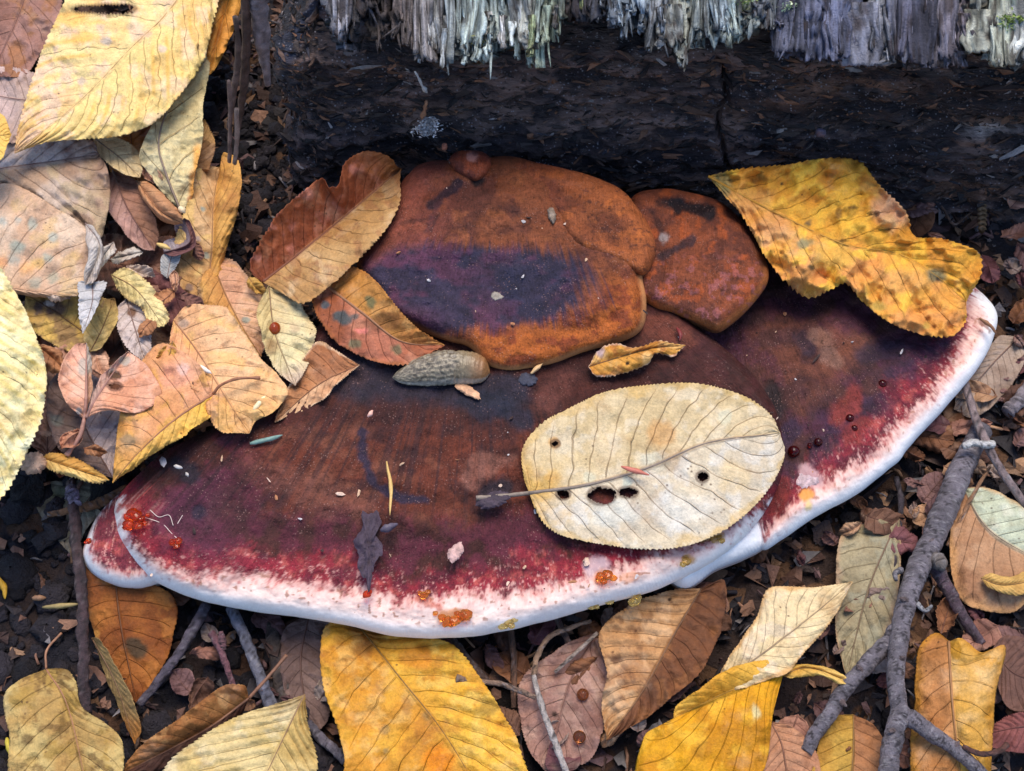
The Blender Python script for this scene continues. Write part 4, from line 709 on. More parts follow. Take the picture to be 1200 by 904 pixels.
leaf('red-brown and gold leaf with blue-green mould spots, beside the slug', [(376, 330, 50), (425, 367, 54), (470, 400, 52), (521, 405, 50)], [(388, 316, 52), (414, 313, 55), (440, 330, 58.5), (466, 362, 59), (492, 387, 56)], [(366, 350, 50), (374, 376, 50), (390, 399, 50), (420, 417, 49.5), (452, 426, 49), (482, 426, 49)], [(186, 128, 62), (160, 98, 50), (200, 146, 84)], cR=[(176, 108, 82), (150, 84, 54), (188, 124, 96)],
     nv=8, vs=.35, teeth=2.2, nteeth=36, seed=341, group=GC, ribc=(150, 110, 104), rib=.7, edge=((150, 90, 40), .15, .5), gloss=.3, spots=[(381, 357, 6, (70, 84, 92), .9), (402, 372, 9, (62, 78, 80), .9, 1.6), (416, 372, 5, (72, 84, 84), .8), (434, 354, 8, (92, 98, 66), .85), (415, 403, 8, (110, 116, 88), .8, 1.3), (464, 410, 7, (110, 112, 80), .75), (450, 378, 14, (96, 60, 36), .6, 1.6), (424, 388, 4, (224, 130, 116), .9, 2.2)])
leaf('crumpled golden-yellow leaf with toothed edge bent over the right bracket', [(830, 207, 52), (890, 240, 53), (985, 285, 48), (1050, 297, 44), (1095, 322, 41), (1132, 354, 36)], [(868, 197, 55), (920, 193, 55), (962, 186, 53), (1006, 187, 52), (1030, 216, 50), (1062, 248, 48), (1072, 276, 46), (1104, 279, 44), (1144, 295, 41), (1149, 322, 39)],
     [(842, 222, 52), (870, 256, 52), (894, 296, 50), (918, 328, 46), (946, 349, 42), (976, 338, 41), (992, 332, 40), (1012, 354, 38), (1042, 377, 37), (1080, 391, 36), (1114, 394, 35), (1132, 378, 35)], [(226, 172, 62), (212, 146, 54), (232, 184, 66)], cR=[(226, 164, 72), (216, 150, 84), (238, 190, 72)], nv=9, vs=.4, teeth=3, nteeth=50, und=3.6, und_s=36, pleat=1.1, bulge=1.5, crump=3.2,
     bulgeR=3.0, seed=342, group=GC, ns=320, nh=32, ribc=(180, 130, 56), rib=.6, spots=[(848, 213, 12, (150, 140, 90), .8), (850, 225, 8, (140, 134, 92), .7), (892, 208, 7, (150, 130, 66), .7), (947, 262, 5, (90, 80, 60), .9), (943, 285, 8, (112, 122, 96), .8, 1.4), (983, 250, 9, (96, 62, 36), .7, .5), (1000, 243, 4, (90, 66, 30), .8, 1.6), (916, 216, 2.5, (40, 30, 20), .95), (951, 314, 4.5, (40, 32, 26), .95), (1095, 324, 11, (98, 106, 86), .85, 1.4), (1099, 327, 4, (24, 22, 22), .98),
            (1030, 358, 8, (150, 138, 70), .7, 1.4), (1085, 382, 6, (164, 146, 70), .7), (1045, 240, 30, (206, 160, 130), .75, .8), (1020, 215, 16, (176, 120, 66), .6), (900, 270, 22, (206, 150, 96), .5, 1.6), (975, 300, 24, (222, 184, 70), .5, 1.5), (880, 235, 22, (206, 152, 90), .6, 1.4), (1060, 330, 16, (214, 160, 100), .5, 2), (985, 283, 3, (60, 40, 20), .8, 3)], blot=((196, 130, 56), .62, 13, .3))
leaf('big cream leaf with ribbed veins and small brown holes, lying on the front bracket', [(620, 578, 43.2), (690, 568, 44.6), (760, 548, 45.2), (830, 519, 45.6), (914, 508, 44.0)], [(613, 556), (612, 525), (632, 498), (668, 478), (710, 459), (760, 451), (810, 449), (852, 457), (884, 470), (905, 488)], [(632, 606), (650, 624), (682, 634), (722, 641), (760, 644), (800, 641), (840, 627), (872, 604), (898, 578), (914, 552), (920, 530)],
     [(206, 186, 148), (194, 172, 130), (212, 196, 166)], cR=[(204, 190, 164), (198, 184, 160), (208, 202, 190)], dL=2.6, dR=-2.2, stem=[(600, 580, 43.8), (580, 582, 44.2), (558, 584, 44.6)], rib=.75, ribc=(92, 80, 88), nv=10, vs=.85, pleat=.75, und=1., teeth=2.1, nteeth=66, seed=343, group=GC, ns=640, nh=64, crump=.45, rag=1, basec=((206, 160, 70), .2, .8), edge=((196, 158, 80), .12, .5),
     spots=[(650, 520, 8, (200, 150, 80), .7), (648, 560, 12, (206, 164, 84), .6), (775, 510, 20, (196, 144, 82), .6), (770, 540, 14, (198, 196, 176), .7, 1.6), (735, 566, 9, (178, 196, 186), .6), (720, 600, 22, (206, 208, 200), .6, 1.6), (800, 600, 26, (214, 214, 208), .5, 1.6), (850, 490, 10, (196, 200, 180), .5), (690, 560, 10, (196, 200, 178), .5), (860, 560, 20, (212, 186, 136), .5)],
     holes=[(705, 581, 15.5, 9.5), (736, 577, 10.5, 5.5), (660, 579, 7, 5.5), (651, 520, 4, 3), (823, 559, 6, 5.5)])
leaf('small crinkled golden leaf curled on the dark bracket under the rusty one', [(690, 430, 48), (728, 418, 52), (765, 408, 51), (803, 405, 49)], [(702, 409, 50), (722, 402, 53), (742, 407, 52), (775, 400, 51)], [(700, 442, 47.5), (730, 439, 48), (758, 429, 48), (768, 415, 50), (788, 417, 49)], [(206, 148, 66), (176, 112, 46), (222, 176, 110)], nv=8, vs=.3, teeth=2, nteeth=18, bulge=2, und=1.6, und_s=14, seed=344, group=GC, ns=170, nh=18, edge=((210, 190, 180), .14, .6),
     spots=[(735, 426, 2.5, (30, 20, 18), .95), (703, 414, 7, (176, 158, 170), .8)], blot=((160, 90, 40), .55, 8, .6))
# --- on the soil below
leaf('dull grey-olive leaf lying on the soil left of the small white lobe', [(140, 560, 12), (100, 590, 10), (85, 652, 7)], [(95, 562, 12), (48, 568, 10), (42, 592, 8), (60, 624, 7)], [(150, 575, 12), (138, 595, 11), (108, 612, 9), (95, 632, 8)], [(124, 118, 100), (100, 94, 80), (140, 128, 112)], nv=6, vs=.5, teeth=1, seed=350, group=GB, spots=[(70, 580, 14, (92, 96, 70), .7)])
leaf('burnt-orange leaf with a dark blotch hanging under the small white lobe', [(134, 668, 14), (142, 735, 11), (160, 824, 5)], [(98, 660, 14), (97, 690, 12), (108, 735, 9), (122, 775, 7), (138, 806, 5)], [(182, 686, 14), (206, 705, 11), (204, 740, 9), (192, 778, 7), (172, 810, 5)], [(150, 90, 38), (126, 70, 30), (166, 104, 46)], nv=7, vs=.45, teeth=1.5, nteeth=30, seed=351, group=GB, spots=[(158, 760, 13, (64, 54, 38), .9, 1.2), (110, 745, 8, (200, 150, 70), .5)], ribc=(80, 52, 40))
leaf('narrow olive-tan leaf turned on edge against the burnt-orange leaf', [(108, 748, 14), (136, 802, 13), (158, 872, 8)], [(112, 760, 10), (128, 805, 9), (150, 855, 7)], [(118, 752, 18), (146, 800, 17), (164, 850, 12)], [(158, 130, 84), (136, 104, 62)], tipc=((176, 110, 40), .3, .7), nv=9, vs=.2, teeth=1.2, seed=352, group=GB, ns=140, nh=14)
leaf('olive-tan leaf with a pink stalk at the bottom, beside the dark vertical twig', [(54, 784, 13), (80, 830, 15), (104, 935, 11)], [(22, 798), (5, 818), (10, 862), (18, 930)], [(78, 784), (90, 800), (95, 828), (122, 846), (144, 872), (140, 920)], [(190, 164, 104), (172, 138, 80), (160, 128, 62)], nv=7, vs=.45, teeth=1.2, seed=353, group=GB, stem=[(55, 762, 14), (72, 742, 13)], ribc=(150, 84, 80), bulge=2, pleat=.8, blot=((110, 82, 44), .56, 15, .7), spots=[(32, 866, 9, (96, 76, 44), .7)])
leaf('dark brown leaf folded round its rib, lying beside the pale tan leaf', [(292, 818, 15), (240, 856, 13), (145, 906, 8)], [(285, 803, 20), (258, 806, 22), (215, 838, 20), (176, 866, 15), (150, 892, 10)], [(278, 846, 9), (230, 880, 8), (180, 905, 7)], [(158, 108, 60), (136, 86, 44), (186, 138, 86)], cR=[(84, 52, 40), (66, 42, 34)], teeth=1.4, nv=8, vs=.35, seed=354, group=GB, stem=[(312, 796, 17), (336, 768, 18)], ribc=(120, 86, 84), rib=.6, bulge=1.5)
leaf('grey-mauve leaf half hidden between the twigs and the large golden leaf', [(362, 722, 9), (352, 780, 9), (364, 864, 7)], [(334, 735), (328, 780), (340, 828)], [(388, 730), (384, 790), (386, 840)], [(132, 108, 100), (106, 84, 78)], nv=7, vs=.35, teeth=1, seed=355, group=GB)
leaf('pale tan toothed leaf with an olive corner, at the bottom beside the golden leaf', [(357, 814, 17), (330, 870, 15), (280, 975, 10)], [(332, 822), (282, 838), (232, 866), (192, 900), (180, 960)], [(361, 850), (372, 900), (355, 965)], [(210, 188, 134), (198, 172, 110), (214, 196, 152)], cR=[(204, 178, 118), (190, 160, 96)], nv=9, vs=.3, teeth=3.4, nteeth=40, pleat=1.2, seed=356, group=GB, basec=((132, 100, 50), .22, .85), bulge=2)
leaf('rose-brown toothed leaf with amber water drops lying among rootlets', [(700, 740, 8), (668, 800, 10), (640, 905, 6)], [(655, 760), (612, 795), (608, 840), (620, 880)], [(708, 768), (716, 806), (708, 855), (690, 892)], [(156, 118, 106), (132, 98, 88), (170, 136, 122)], nv=8, vs=.3, teeth=1.8, seed=358, group=GB, spots=[(650, 838, 4, (60, 44, 36), .9), (700, 850, 16, (110, 72, 60), .6)])
leaf('tan and dark brown leaf with ridged veins below the resin beads', [(822, 690, 16), (792, 740, 17), (752, 812, 15), (711, 868, 10)], [(785, 692), (740, 708), (702, 742), (712, 790), (704, 825)], [(848, 680), (850, 712), (842, 748), (818, 792), (786, 818), (758, 842)], [(184, 138, 92), (164, 116, 74), (200, 160, 118)], cR=[(112, 70, 44), (86, 54, 36), (136, 88, 52)], nv=10, vs=.6, pleat=1.4, teeth=1.8, seed=359, group=GB, spots=[(722, 773, 7, (90, 58, 42), .8, 1.3), (785, 703, 3, (40, 26, 20), .9), (780, 815, 8, (90, 60, 40), .8, .4)], ribc=(70, 46, 38), blot=((96, 62, 44), .6, 10, .5))
leaf('large golden leaf with dark rib and orange patch, directly under the white rim', [(424, 738, 15), (470, 796, 18), (522, 862, 16), (580, 960, 10)], [(386, 730), (375, 765), (379, 805), (392, 845), (402, 885), (415, 960)], [(482, 742), (532, 756), (566, 800), (592, 842), (612, 882), (625, 950)], [(216, 160, 54), (200, 138, 44), (214, 166, 88)], cR=[(222, 172, 62), (206, 148, 46), (224, 182, 86)], nv=9, vs=.35, pleat=1.3, und=2, teeth=1.8, nteeth=50, seed=357, group=GB, ns=320, nh=34, basec=((150, 92, 36), .2, .8), ribc=(84, 62, 44), gloss=.45,
     spots=[(515, 892, 21, (214, 128, 20), .95), (570, 830, 12, (140, 110, 50), .6, 1.4), (500, 838, 8, (150, 120, 70), .7, .7), (450, 855, 7, (158, 130, 80), .7), (476, 826, 12, (150, 100, 50), .6, .7), (424, 760, 12, (120, 80, 40), .6), (540, 808, 10, (222, 160, 30), .6), (490, 770, 16, (190, 120, 40), .6, 1.5), (452, 880, 5, (130, 120, 90), .6)], blot=((170, 108, 40), .6, 14, .5))
leaf('grey-green oval leaf lying behind the forked branch', [(1054, 606, 9), (1018, 690, 10), (992, 792, 7)], [(1002, 612), (982, 642), (980, 700), (980, 752)], [(1056, 660), (1047, 730), (1022, 768)], [(160, 148, 118), (140, 128, 100), (150, 146, 124)], nv=8, vs=.5, teeth=1, pleat=1, seed=360, group=GB, edge=((176, 136, 104), .2, .6))
leaf('pale buff leaf with a dark rib, pointing at the forked branch', [(836, 806, 18), (880, 776, 21), (935, 735, 21), (999, 682, 17)], [(848, 782), (866, 752), (886, 722), (902, 690), (950, 688)], [(866, 808), (915, 792), (938, 772), (966, 740), (984, 714)], [(222, 200, 156), (210, 182, 134), (224, 204, 172)], nv=9, vs=.3, rib=.5, ribc=(96, 74, 62), teeth=1.2, pleat=.5, seed=361, group=GB, edge=((204, 152, 88), .14, .7), bulge=1.5)
leaf('bright ochre leaf folded over itself at the bottom, in front of the pale buff leaf', [(918, 790, 20), (860, 808, 20), (790, 842, 16)], [(905, 775, 22), (860, 780, 24), (820, 806, 22), (792, 828, 18)], [(906, 835, 18), (893, 905, 14), (840, 950, 11), (750, 925, 9), (754, 865, 11), (778, 850, 14)], [(222, 170, 66), (214, 156, 50)], cR=[(214, 152, 24), (190, 128, 20), (226, 172, 50)], nv=8, vs=.3, gloss=.45, teeth=1, und=2.2, und_s=34, bulge=2.5, seed=362, group=GB, ribc=(176, 120, 40), spots=[(885, 835, 10, (200, 196, 150), .7, .7), (820, 880, 14, (160, 104, 20), .6)])
leaf('thin ochre strip of curled leaf reaching from the folded ochre leaf to the twig', [(915, 792, 17), (950, 783, 20), (1004, 803, 17)], [(930, 779), (962, 780), (990, 792)], [(930, 795), (960, 793), (988, 803)], [(222, 182, 100), (206, 158, 70)], teeth=.5, bulge=1.5, nv=3, vs=.1, seed=363, group=GB, ns=110, nh=12)
leaf('pinkish-brown leaf tip at the bottom between the ochre leaf and the branch', [(903, 846, 13), (918, 880, 13), (925, 950, 8)], [(893, 860), (888, 900), (890, 935)], [(930, 852), (953, 876), (962, 920)], [(180, 130, 98), (160, 108, 78)], nv=7, vs=.4, teeth=1.2, seed=364, group=GB)
leaf('olive-gold leaf under the lower fork of the branch', [(1000, 838, 10), (1000, 880, 11), (995, 950, 8)], [(970, 842), (956, 880), (950, 930)], [(1024, 850), (1042, 885), (1040, 935)], [(186, 146, 64), (160, 118, 46)], cR=[(164, 112, 74), (138, 92, 60)], nv=6, vs=.4, teeth=1, seed=365, group=GB, ribc=(96, 64, 44))
leaf('cream and gold folded leaf standing right of the forked branch', [(1112, 752, 20), (1116, 822, 22), (1128, 935, 15)], [(1098, 742, 16), (1080, 752, 14), (1073, 775, 14), (1070, 830, 14), (1072, 930, 12)], [(1128, 748, 23), (1150, 765, 24), (1178, 758, 18), (1168, 810, 19), (1164, 856, 17), (1158, 930, 13)], [(196, 142, 92), (170, 114, 64)], cR=[(214, 174, 112), (200, 150, 66), (190, 134, 36)], nv=6, vs=.4, teeth=.8, bulge=2, bulgeR=4, seed=366, group=GB, und=1.8, edge=((182, 124, 34), .3, .8), ribc=(146, 104, 66), rib=.6)
leaf('leaf with mint-grey face and fawn lower half at the frame edge, right of the branch', [(1128, 572, 13), (1160, 622, 15), (1230, 664, 11)], [(1160, 572, 15), (1200, 592, 15), (1240, 620, 13)], [(1116, 610, 14), (1114, 660, 12), (1130, 706, 11), (1190, 716, 10)], [(188, 194, 168), (172, 176, 150), (204, 206, 186)], cR=[(172, 130, 96), (150, 108, 78), (184, 144, 110)], nv=6, vs=.35, teeth=.8, seed=367, group=GB, edge=((196, 146, 92), .2, .7), bulge=1.5)
leaf('brown withered leaf at the frame edge above the plum-red one', [(1164, 760, 12), (1190, 790, 13), (1240, 800, 9)], [(1178, 745), (1210, 752), (1230, 770)], [(1168, 800), (1185, 832), (1225, 830)], [(128, 92, 80), (104, 74, 64)], seed=368, group=GB, vs=.3, teeth=1)
leaf('plum-red leaf tip with fine teeth at the frame edge beside the gold folded leaf', [(1240, 850, 14), (1195, 852, 16), (1149, 862, 12)], [(1225, 832), (1190, 836), (1165, 848)], [(1225, 880), (1190, 882), (1164, 876)], [(128, 76, 72), (104, 60, 60)], seed=369, group=GB, nteeth=30, vs=.3)
leaf('tan leaf lying on the soil between the right bracket and the frame edge', [(1195, 395, 8), (1160, 430, 10), (1118, 480, 7)], [(1170, 395), (1150, 420), (1128, 445)], [(1200, 425), (1170, 470), (1140, 490)], [(162, 142, 128), (136, 114, 100)], seed=370, group=GB, vs=.3, teeth=.8)
leaf('yellow-brown curled leaf at the frame edge above the withered brown one', [(1150, 678, 16), (1175, 686, 18), (1215, 680, 16)], [(1160, 672), (1185, 676), (1205, 668)], [(1160, 690), (1180, 697), (1205, 696)], [(206, 166, 96), (176, 128, 60)], teeth=.3, bulge=1.5, seed=371, group=GB, ns=100, nh=12, vs=.1)

HP = [((216, 170, 140), (190, 140, 110)), ((200, 178, 160), (170, 146, 128)), ((176, 122, 84), (140, 94, 64)), ((214, 176, 104), (190, 144, 70)), ((150, 108, 92), (120, 82, 72)), ((204, 196, 186), (176, 160, 150)), ((196, 140, 112), (160, 104, 80))]
HN = ['pink-peach', 'greyish tan', 'warm brown', 'straw-gold', 'dull brown', 'silvery grey', 'dusty coral']
HS = [(120, 300, 50, 22, 2.2), (165, 318, 47, 18, .4), (188, 350, 45, 20, 2.6), (118, 430, 47, 16, 1.2), (150, 435, 44, 22, .3), (195, 415, 50, 18, 2.0), (60, 420, 46, 24, .8), (42, 460, 45, 18, 1.8), (178, 205, 52, 15, 1.0), (148, 300, 44, 20, 2.9), (225, 352, 47, 16, .5), (85, 515, 46, 18, 2.4), (112, 528, 44, 14, .2), (205, 330, 46, 14, 1.5), (172, 385, 47, 15, 2.2), (66, 345, 50, 18, .3), (232, 295, 45, 12, 1.3), (300, 335, 48, 14, .9)]
HW = ['below the rolled silver-tan rim', 'above the plum-brown strip', 'on the plum-brown strip', 'by the dark gap in the heap', 'inside the dark gap of the heap', 'at the top of the ochre leaf', 'beside the cream leaf edge', 'low beside the cream leaf edge', 'under the thin pale-buff leaf', 'below the mauve-brown cupped leaf', 'at the top of the large peach leaf', 'on the mauve-grey leaf', 'by the gold curled edge', 'under the hooked remnant', 'over the pinkish-grey holed leaf', 'below the spotted tan leaf', 'on the standing gold-brown leaf', 'at the tip of the russet leaf']
hr = random.Random(21)
for i, (px, py, h, L, a) in enumerate(HS):
    w = L * hr.uniform(.35, .7); ca, sa = math.cos(a), math.sin(a); k = hr.randrange(7)
    f = lambda u, v, dz=0: (px + u * ca - v * sa, py + (u * sa + v * ca) * .9, h + dz)
    leaf(f"{HN[k]} shred of leaf {HW[i]}", [f(-L, 0), f(0, hr.uniform(-4, 4), hr.uniform(0, 3)), f(L, 0, hr.uniform(-3, 2))], [f(-L * .7, -w * hr.uniform(.4, 1), 1), f(0, -w, hr.uniform(0, 5)), f(L * .7, -w * hr.uniform(.3, 1), 2)], [f(-L * .7, w * hr.uniform(.3, 1), 1), f(0, w, hr.uniform(-1, 5)), f(L * .6, w * hr.uniform(.4, 1))],
         HP[k], nv=4, vs=.5, teeth=hr.uniform(.5, 2.5), nteeth=16, rag=7, crump=2.2, und=1.8, und_s=16, bulge=hr.uniform(-2.5, 2.5), seed=900 + i * 3, rib=.3, name='leaf_shred', cat='leaf shred', group='shreds mixed into the leaf heap', ns=90, nh=12)

leaf('tan leaf low in the heap under the standing gold-brown leaf and the peach leaf', [(150, 420, 30), (200, 360, 33), (262, 300, 32)], [(140, 375), (178, 320), (230, 290)], [(190, 420), (235, 385), (268, 335)], [(176, 128, 96), (146, 100, 74), (190, 146, 112)], seed=380, group=GL, crump=1.5)
leaf('grey-brown crumpled leaf low in the heap between the mauve-brown cupped leaf and the plum strip', [(110, 300, 34), (160, 312, 37), (215, 300, 36)], [(120, 275), (165, 280), (205, 278)], [(120, 335), (165, 345), (210, 330)], [(140, 98, 80), (112, 74, 60)], seed=381, group=GL, crump=1.6)
leaf('dusty brown crumpled leaf low at the frame side of the pink cupped leaf', [(30, 500, 33), (75, 455, 37), (112, 400, 36)], [(32, 460), (55, 415), (90, 392)], [(60, 510), (105, 475), (128, 425)], [(170, 120, 96), (138, 96, 78), (186, 142, 116)], seed=382, group=GL, crump=1.6)
leaf('yellowish buff leaf low in the shaded gap below the orange-gold curl', [(205, 235, 40), (225, 190, 44), (240, 140, 46)], [(196, 205), (205, 165)], [(236, 215), (252, 170)], [(176, 130, 66), (140, 96, 52)], seed=383, group=GL, crump=1.2)

# ------------------------------------------------------------------ slug
def slug():
    root = thing('slug', 'contracted grey-brown slug lying between the rusty bracket and the mould-spotted leaf', 'slug', tuple(W(515, 440, 46)))
    n, k = 150, 96; t = np.linspace(0, 1, n)
    ax = spline(np.array([(460, 443, 46.5), (478, 441, 46.5), (500, 437, 46.6), (525, 434, 46.6), (548, 434, 46.6), (574, 437, 46.5)], float), n); A = W(ax[:, 0], ax[:, 1], ax[:, 2])
    wid = np.interp(t, [0, .02, .06, .14, .3, .5, .7, .85, .94, .985, 1], [0, 1.0, 2.3, 3.8, 5.6, 6.5, 6.6, 6.2, 4.9, 2.6, 0]); hei = np.interp(t, [0, .03, .1, .25, .5, .7, .85, .95, 1], [.3, 1.6, 3.2, 6.0, 8.0, 8.0, 7.4, 5.4, .8])
    f = np.hanning(9); f /= f.sum(); sm_ = lambda q: np.convolve(np.pad(q, 4, mode='edge'), f, 'valid'); wid = sm_(wid); hei = sm_(hei)
    a = np.linspace(0, 2 * np.pi, k, endpoint=False); ca, sa = np.cos(a), np.sin(a)
    T = np.gradient(A, axis=0); T /= np.linalg.norm(T, axis=1, keepdims=True); B = np.cross(T, [0, 0, 1.]); B /= np.linalg.norm(B, axis=1, keepdims=True)
    up = np.where(sa > 0, sa ** .8 if False else np.sign(sa) * np.abs(sa) ** .85, sa * .12)
    tt, aa = np.meshgrid(t, a, indexing='ij')
    wr = fbm(tt * 44 + .6 * np.sin(aa * 9), aa * 6.5, 3, 401); mant = sm(.60, .72, tt + .05 * np.cos(aa * 2)); rug = (wr - .5) * .9 * (1 - .6 * mant) + .35 * np.abs(np.sin(aa * 11 + 3 * fbm(tt * 6, aa, 2, 402))) * (1 - mant) * (tt > .02)
    rug = rug - .25 * np.exp(-((tt - .66) / .02) ** 2) * (1 + np.sin(aa * 3)) + .25 * np.sin(tt * 150) * mant * .4
    r = 1 + rug * .13
    V = A[:, None] + (wid[:, None] * ca * r)[..., None] * B[:, None] * .001 + ((hei[:, None] * up * r)[..., None] * np.array([0, 0, 1.]) * .001)
    # skirt: the foot spreads a little where it meets the bracket
    q = np.clip(sa, -1, 1); base = mix(S((112, 102, 88)), S((150, 138, 116)), sm(.35, .65, wr)); base = mix(base, S((88, 78, 64)), sm(.5, .7, fbm(tt * 22, aa * 5, 3, 404)) * .8)
    base = mix(base, S((138, 120, 90)), mant * sm(.1, .8, q) * .7); base = mix(base, S((150, 104, 64)), sm(.74, .97, tt) * .9); base = mix(base, S((176, 172, 164)), sm(.25, .05, np.abs(q - .16)) * .5)
    V = V.reshape(-1, 3); mesh('body', V, grid_quads(n, k, True)[:, ::-1] if True else None, M['slug'], root, {'col': base.reshape(-1, 3)})
slug()

# ------------------------------------------------------------------ twigs and rootlets
def stem_part(name, pts, rad, col, parent, k=9, wob=.18, seed=1, n=40, rough=.0):
    p = spline(np.array(pts, float), n); Pw = W(p[:, 0], p[:, 1], p[:, 2]); r = np.interp(np.linspace(0, 1, n), np.linspace(0, 1, len(rad)), rad) * .001 * (1 + .1 * (fbm(np.linspace(0, 1, n) * 16, np.zeros(n), 3, seed) - .5) * 2)
    if rough: Pw = Pw + rough * .001 * (np.stack([fbm(np.linspace(0, 1, n) * 7, np.full(n, q * 7.), 3, seed + q) for q in range(3)], 1) - .5)
    V, Q, T = tube(Pw, r, k, wob, seed)
    ri = np.r_[np.repeat(np.linspace(0, 1, n), k), 0, 1] * np.linalg.norm(np.diff(Pw, axis=0), axis=1).sum() * 1000; ai = np.r_[np.tile(np.arange(k) / k * 6, n), 0, 0]
    cc = S(col) * (.4 + 1.2 * fbm(ri * .35, ai, 3, seed))[:, None]; cc = mix(cc, S((40, 35, 38)), sm(.58, .66, fbm(ri * .9 + 3 * vn(ai, ri * .2, 5), ai * 2.2, 4, seed + 9, .65)) * .85); cc = mix(cc, S((176, 172, 176)), sm(.62, .7, fbm(ri * 1.1, ai * 1.7, 4, seed + 12, .7)) * .5 * min(1., np.mean(S(col)) * 5))
    return mesh(name, V, Q, M['twig'], parent, {'col': cc}, tris=T)
def twig(label, parts, name='twig', cat='twig', group=None, **kw):
    p0 = parts[0][0][0]; root = thing(name, label, cat, tuple(W(*p0)), group)
    for i, (pts, rad, col) in enumerate(parts): stem_part('stem' if i == 0 else 'side_shoot', pts, rad, col, root, seed=500 + i + int(p0[0]), **kw)
    return root
br = thing('forked_branch', 'thick grey forked branch lying on the litter at the lower right', 'branch', tuple(W(1100, 610, 14)), None)
BC = (116, 110, 118)
stem_part('stem', [(1148, 505, 9), (1138, 530, 12), (1118, 575, 15), (1098, 618, 17), (1078, 660, 18), (1063, 702, 19), (1053, 745, 20), (1051, 790, 21), (1056, 838, 21)], [4.2, 4.5, 4.5, 4.4, 4.0, 3.6, 3.3, 3.1, 3.0], BC, br, 30, .05, 601, 260, 2.4)
stem_part('side_shoot', [(1055, 735, 18), (1030, 765, 17), (1000, 795, 17), (970, 838, 15), (946, 880, 12)], [3.0, 2.9, 2.8, 2.6, 2.2], BC, br, 24, .05, 602, 150, 1.8)
stem_part('side_shoot', [(1056, 832, 21), (1047, 862, 21), (1040, 915, 20)], [3.1, 3.2, 3.1], BC, br, 24, .05, 603, 90, 1.3)
stem_part('side_shoot', [(1058, 834, 21), (1085, 855, 22), (1120, 880, 22), (1142, 900, 21), (1170, 925, 18)], [3.0, 2.7, 2.4, 2.2, 2.], BC, br, 24, .05, 604, 120, 1.5)
stem_part('side_shoot', [(1090, 655, 16), (1108, 685, 14), (1128, 722, 12), (1150, 755, 9)], [2.9, 2.4, 2.1, 1.6], (92, 74, 84), br, 14, .06, 605, 80, .9)
stem_part('side_shoot', [(1075, 708, 20), (1084, 716, 22), (1092, 710, 22)], [1.0, .8, .5], (150, 150, 155), br, 7, .2, 606, 14)
stem_part('side_shoot', [(1056, 668, 19), (1049, 672, 21), (1050, 680, 22)], [1.3, 1.0, .7], (120, 116, 122), br, 7, .2, 607, 12)
stem_part('knot', [(1096, 656, 18), (1102, 660, 21), (1103, 664, 23)], [3.2, 2.8, 1.6], (120, 112, 108), br, 10, .3, 608, 12)
for i_, (px_, py_, h_, dx_, dy_) in enumerate([(1112, 592, 19, 9, -7), (1098, 630, 20, -9, 5), (1064, 705, 23, -10, -4), (1052, 775, 24, 9, -5), (1010, 788, 20, -6, -9), (1118, 878, 24, 6, -9), (1050, 855, 24, -8, 3), (985, 822, 19, 7, 6)]):
    stem_part('bud', [(px_, py_, h_ - 2), (px_ + dx_ * .6, py_ + dy_ * .6, h_), (px_ + dx_, py_ + dy_, h_ + 1)], [1.3, 1.1, .3], (112, 96, 96), br, 8, .3, 620 + i_, 10)
twig('thin pale twig crossing the top of the forked branch', [([(1128, 440, 12), (1140, 480, 16), (1156, 520, 20), (1178, 558, 18), (1215, 610, 14)], [1.5, 1.6, 1.7, 1.6, 1.5], (150, 132, 132))], rough=.8)
twig('whitish kinked bit of twig resting on the end of the forked branch', [([(1128, 524, 22), (1140, 519, 23), (1153, 521, 24), (1163, 521, 22)], [1.2, 1.5, 1.4, 1.7], (206, 204, 202))], n=24)
twig('short grey stub of twig near the frame edge beside the right bracket', [([(1218, 440, 10), (1196, 468, 12), (1180, 484, 10)], [3.4, 3.2, 3.0], (140, 130, 136))], rough=.6)
twig('upright dark bumpy twig with a pale violet tip, left of the small white lobe', [([(83, 566, 20), (86, 590, 20), (90, 640, 19), (94, 700, 18), (97, 760, 16), (99, 838, 12)], [1.6, 2., 2.0, 2.2, 2.2, 2.2], (74, 58, 62)), ([(83, 562, 21), (84, 576, 21), (87, 590, 21)], [.4, 2.2, 1.9], (150, 138, 160))], wob=.4, n=70, rough=1.)
twig('split tan stick lying behind the dark upright twig', [([(57, 603, 14), (90, 597, 15), (120, 588, 15), (150, 572, 14)], [1.0, 1.6, 2.2, 1.8], (150, 108, 76))], rough=.6)
twig('slanting dark twig with a fine tip under the white rim', [([(243, 708, 11), (222, 745, 12), (196, 785, 10), (163, 826, 9)], [2.0, 1.9, 1.7, 1.3], (96, 88, 100))], rough=.9)
twig('grey twig dropping from under the white rim toward the folded brown leaf', [([(270, 712, 12), (288, 750, 13), (303, 790, 10), (320, 832, 7)], [1.9, 2.1, 2.1, 2.4], (118, 118, 132))], rough=.9)
twig('mauve bud-tipped stalk beside the grey twig', [([(248, 742, 14), (258, 760, 14), (274, 806, 10)], [1.6, 1.2, 1.1], (124, 84, 92)), ([(262, 762, 14), (260, 748, 16), (259, 740, 17)], [1., 1.4, .8], (130, 92, 98))], n=26)
twig('dark stick behind the grey-mauve leaf', [([(318, 735, 5), (332, 800, 6), (345, 850, 5)], [3., 3.4, 3.], (88, 76, 70))], rough=1.)
twig('grey twig emerging beside the pale tan toothed leaf', [([(360, 848, 8), (380, 868, 9), (405, 892, 7)], [1.6, 1.8, 1.6], (110, 104, 116))], rough=.8)
RC = (168, 150, 138)
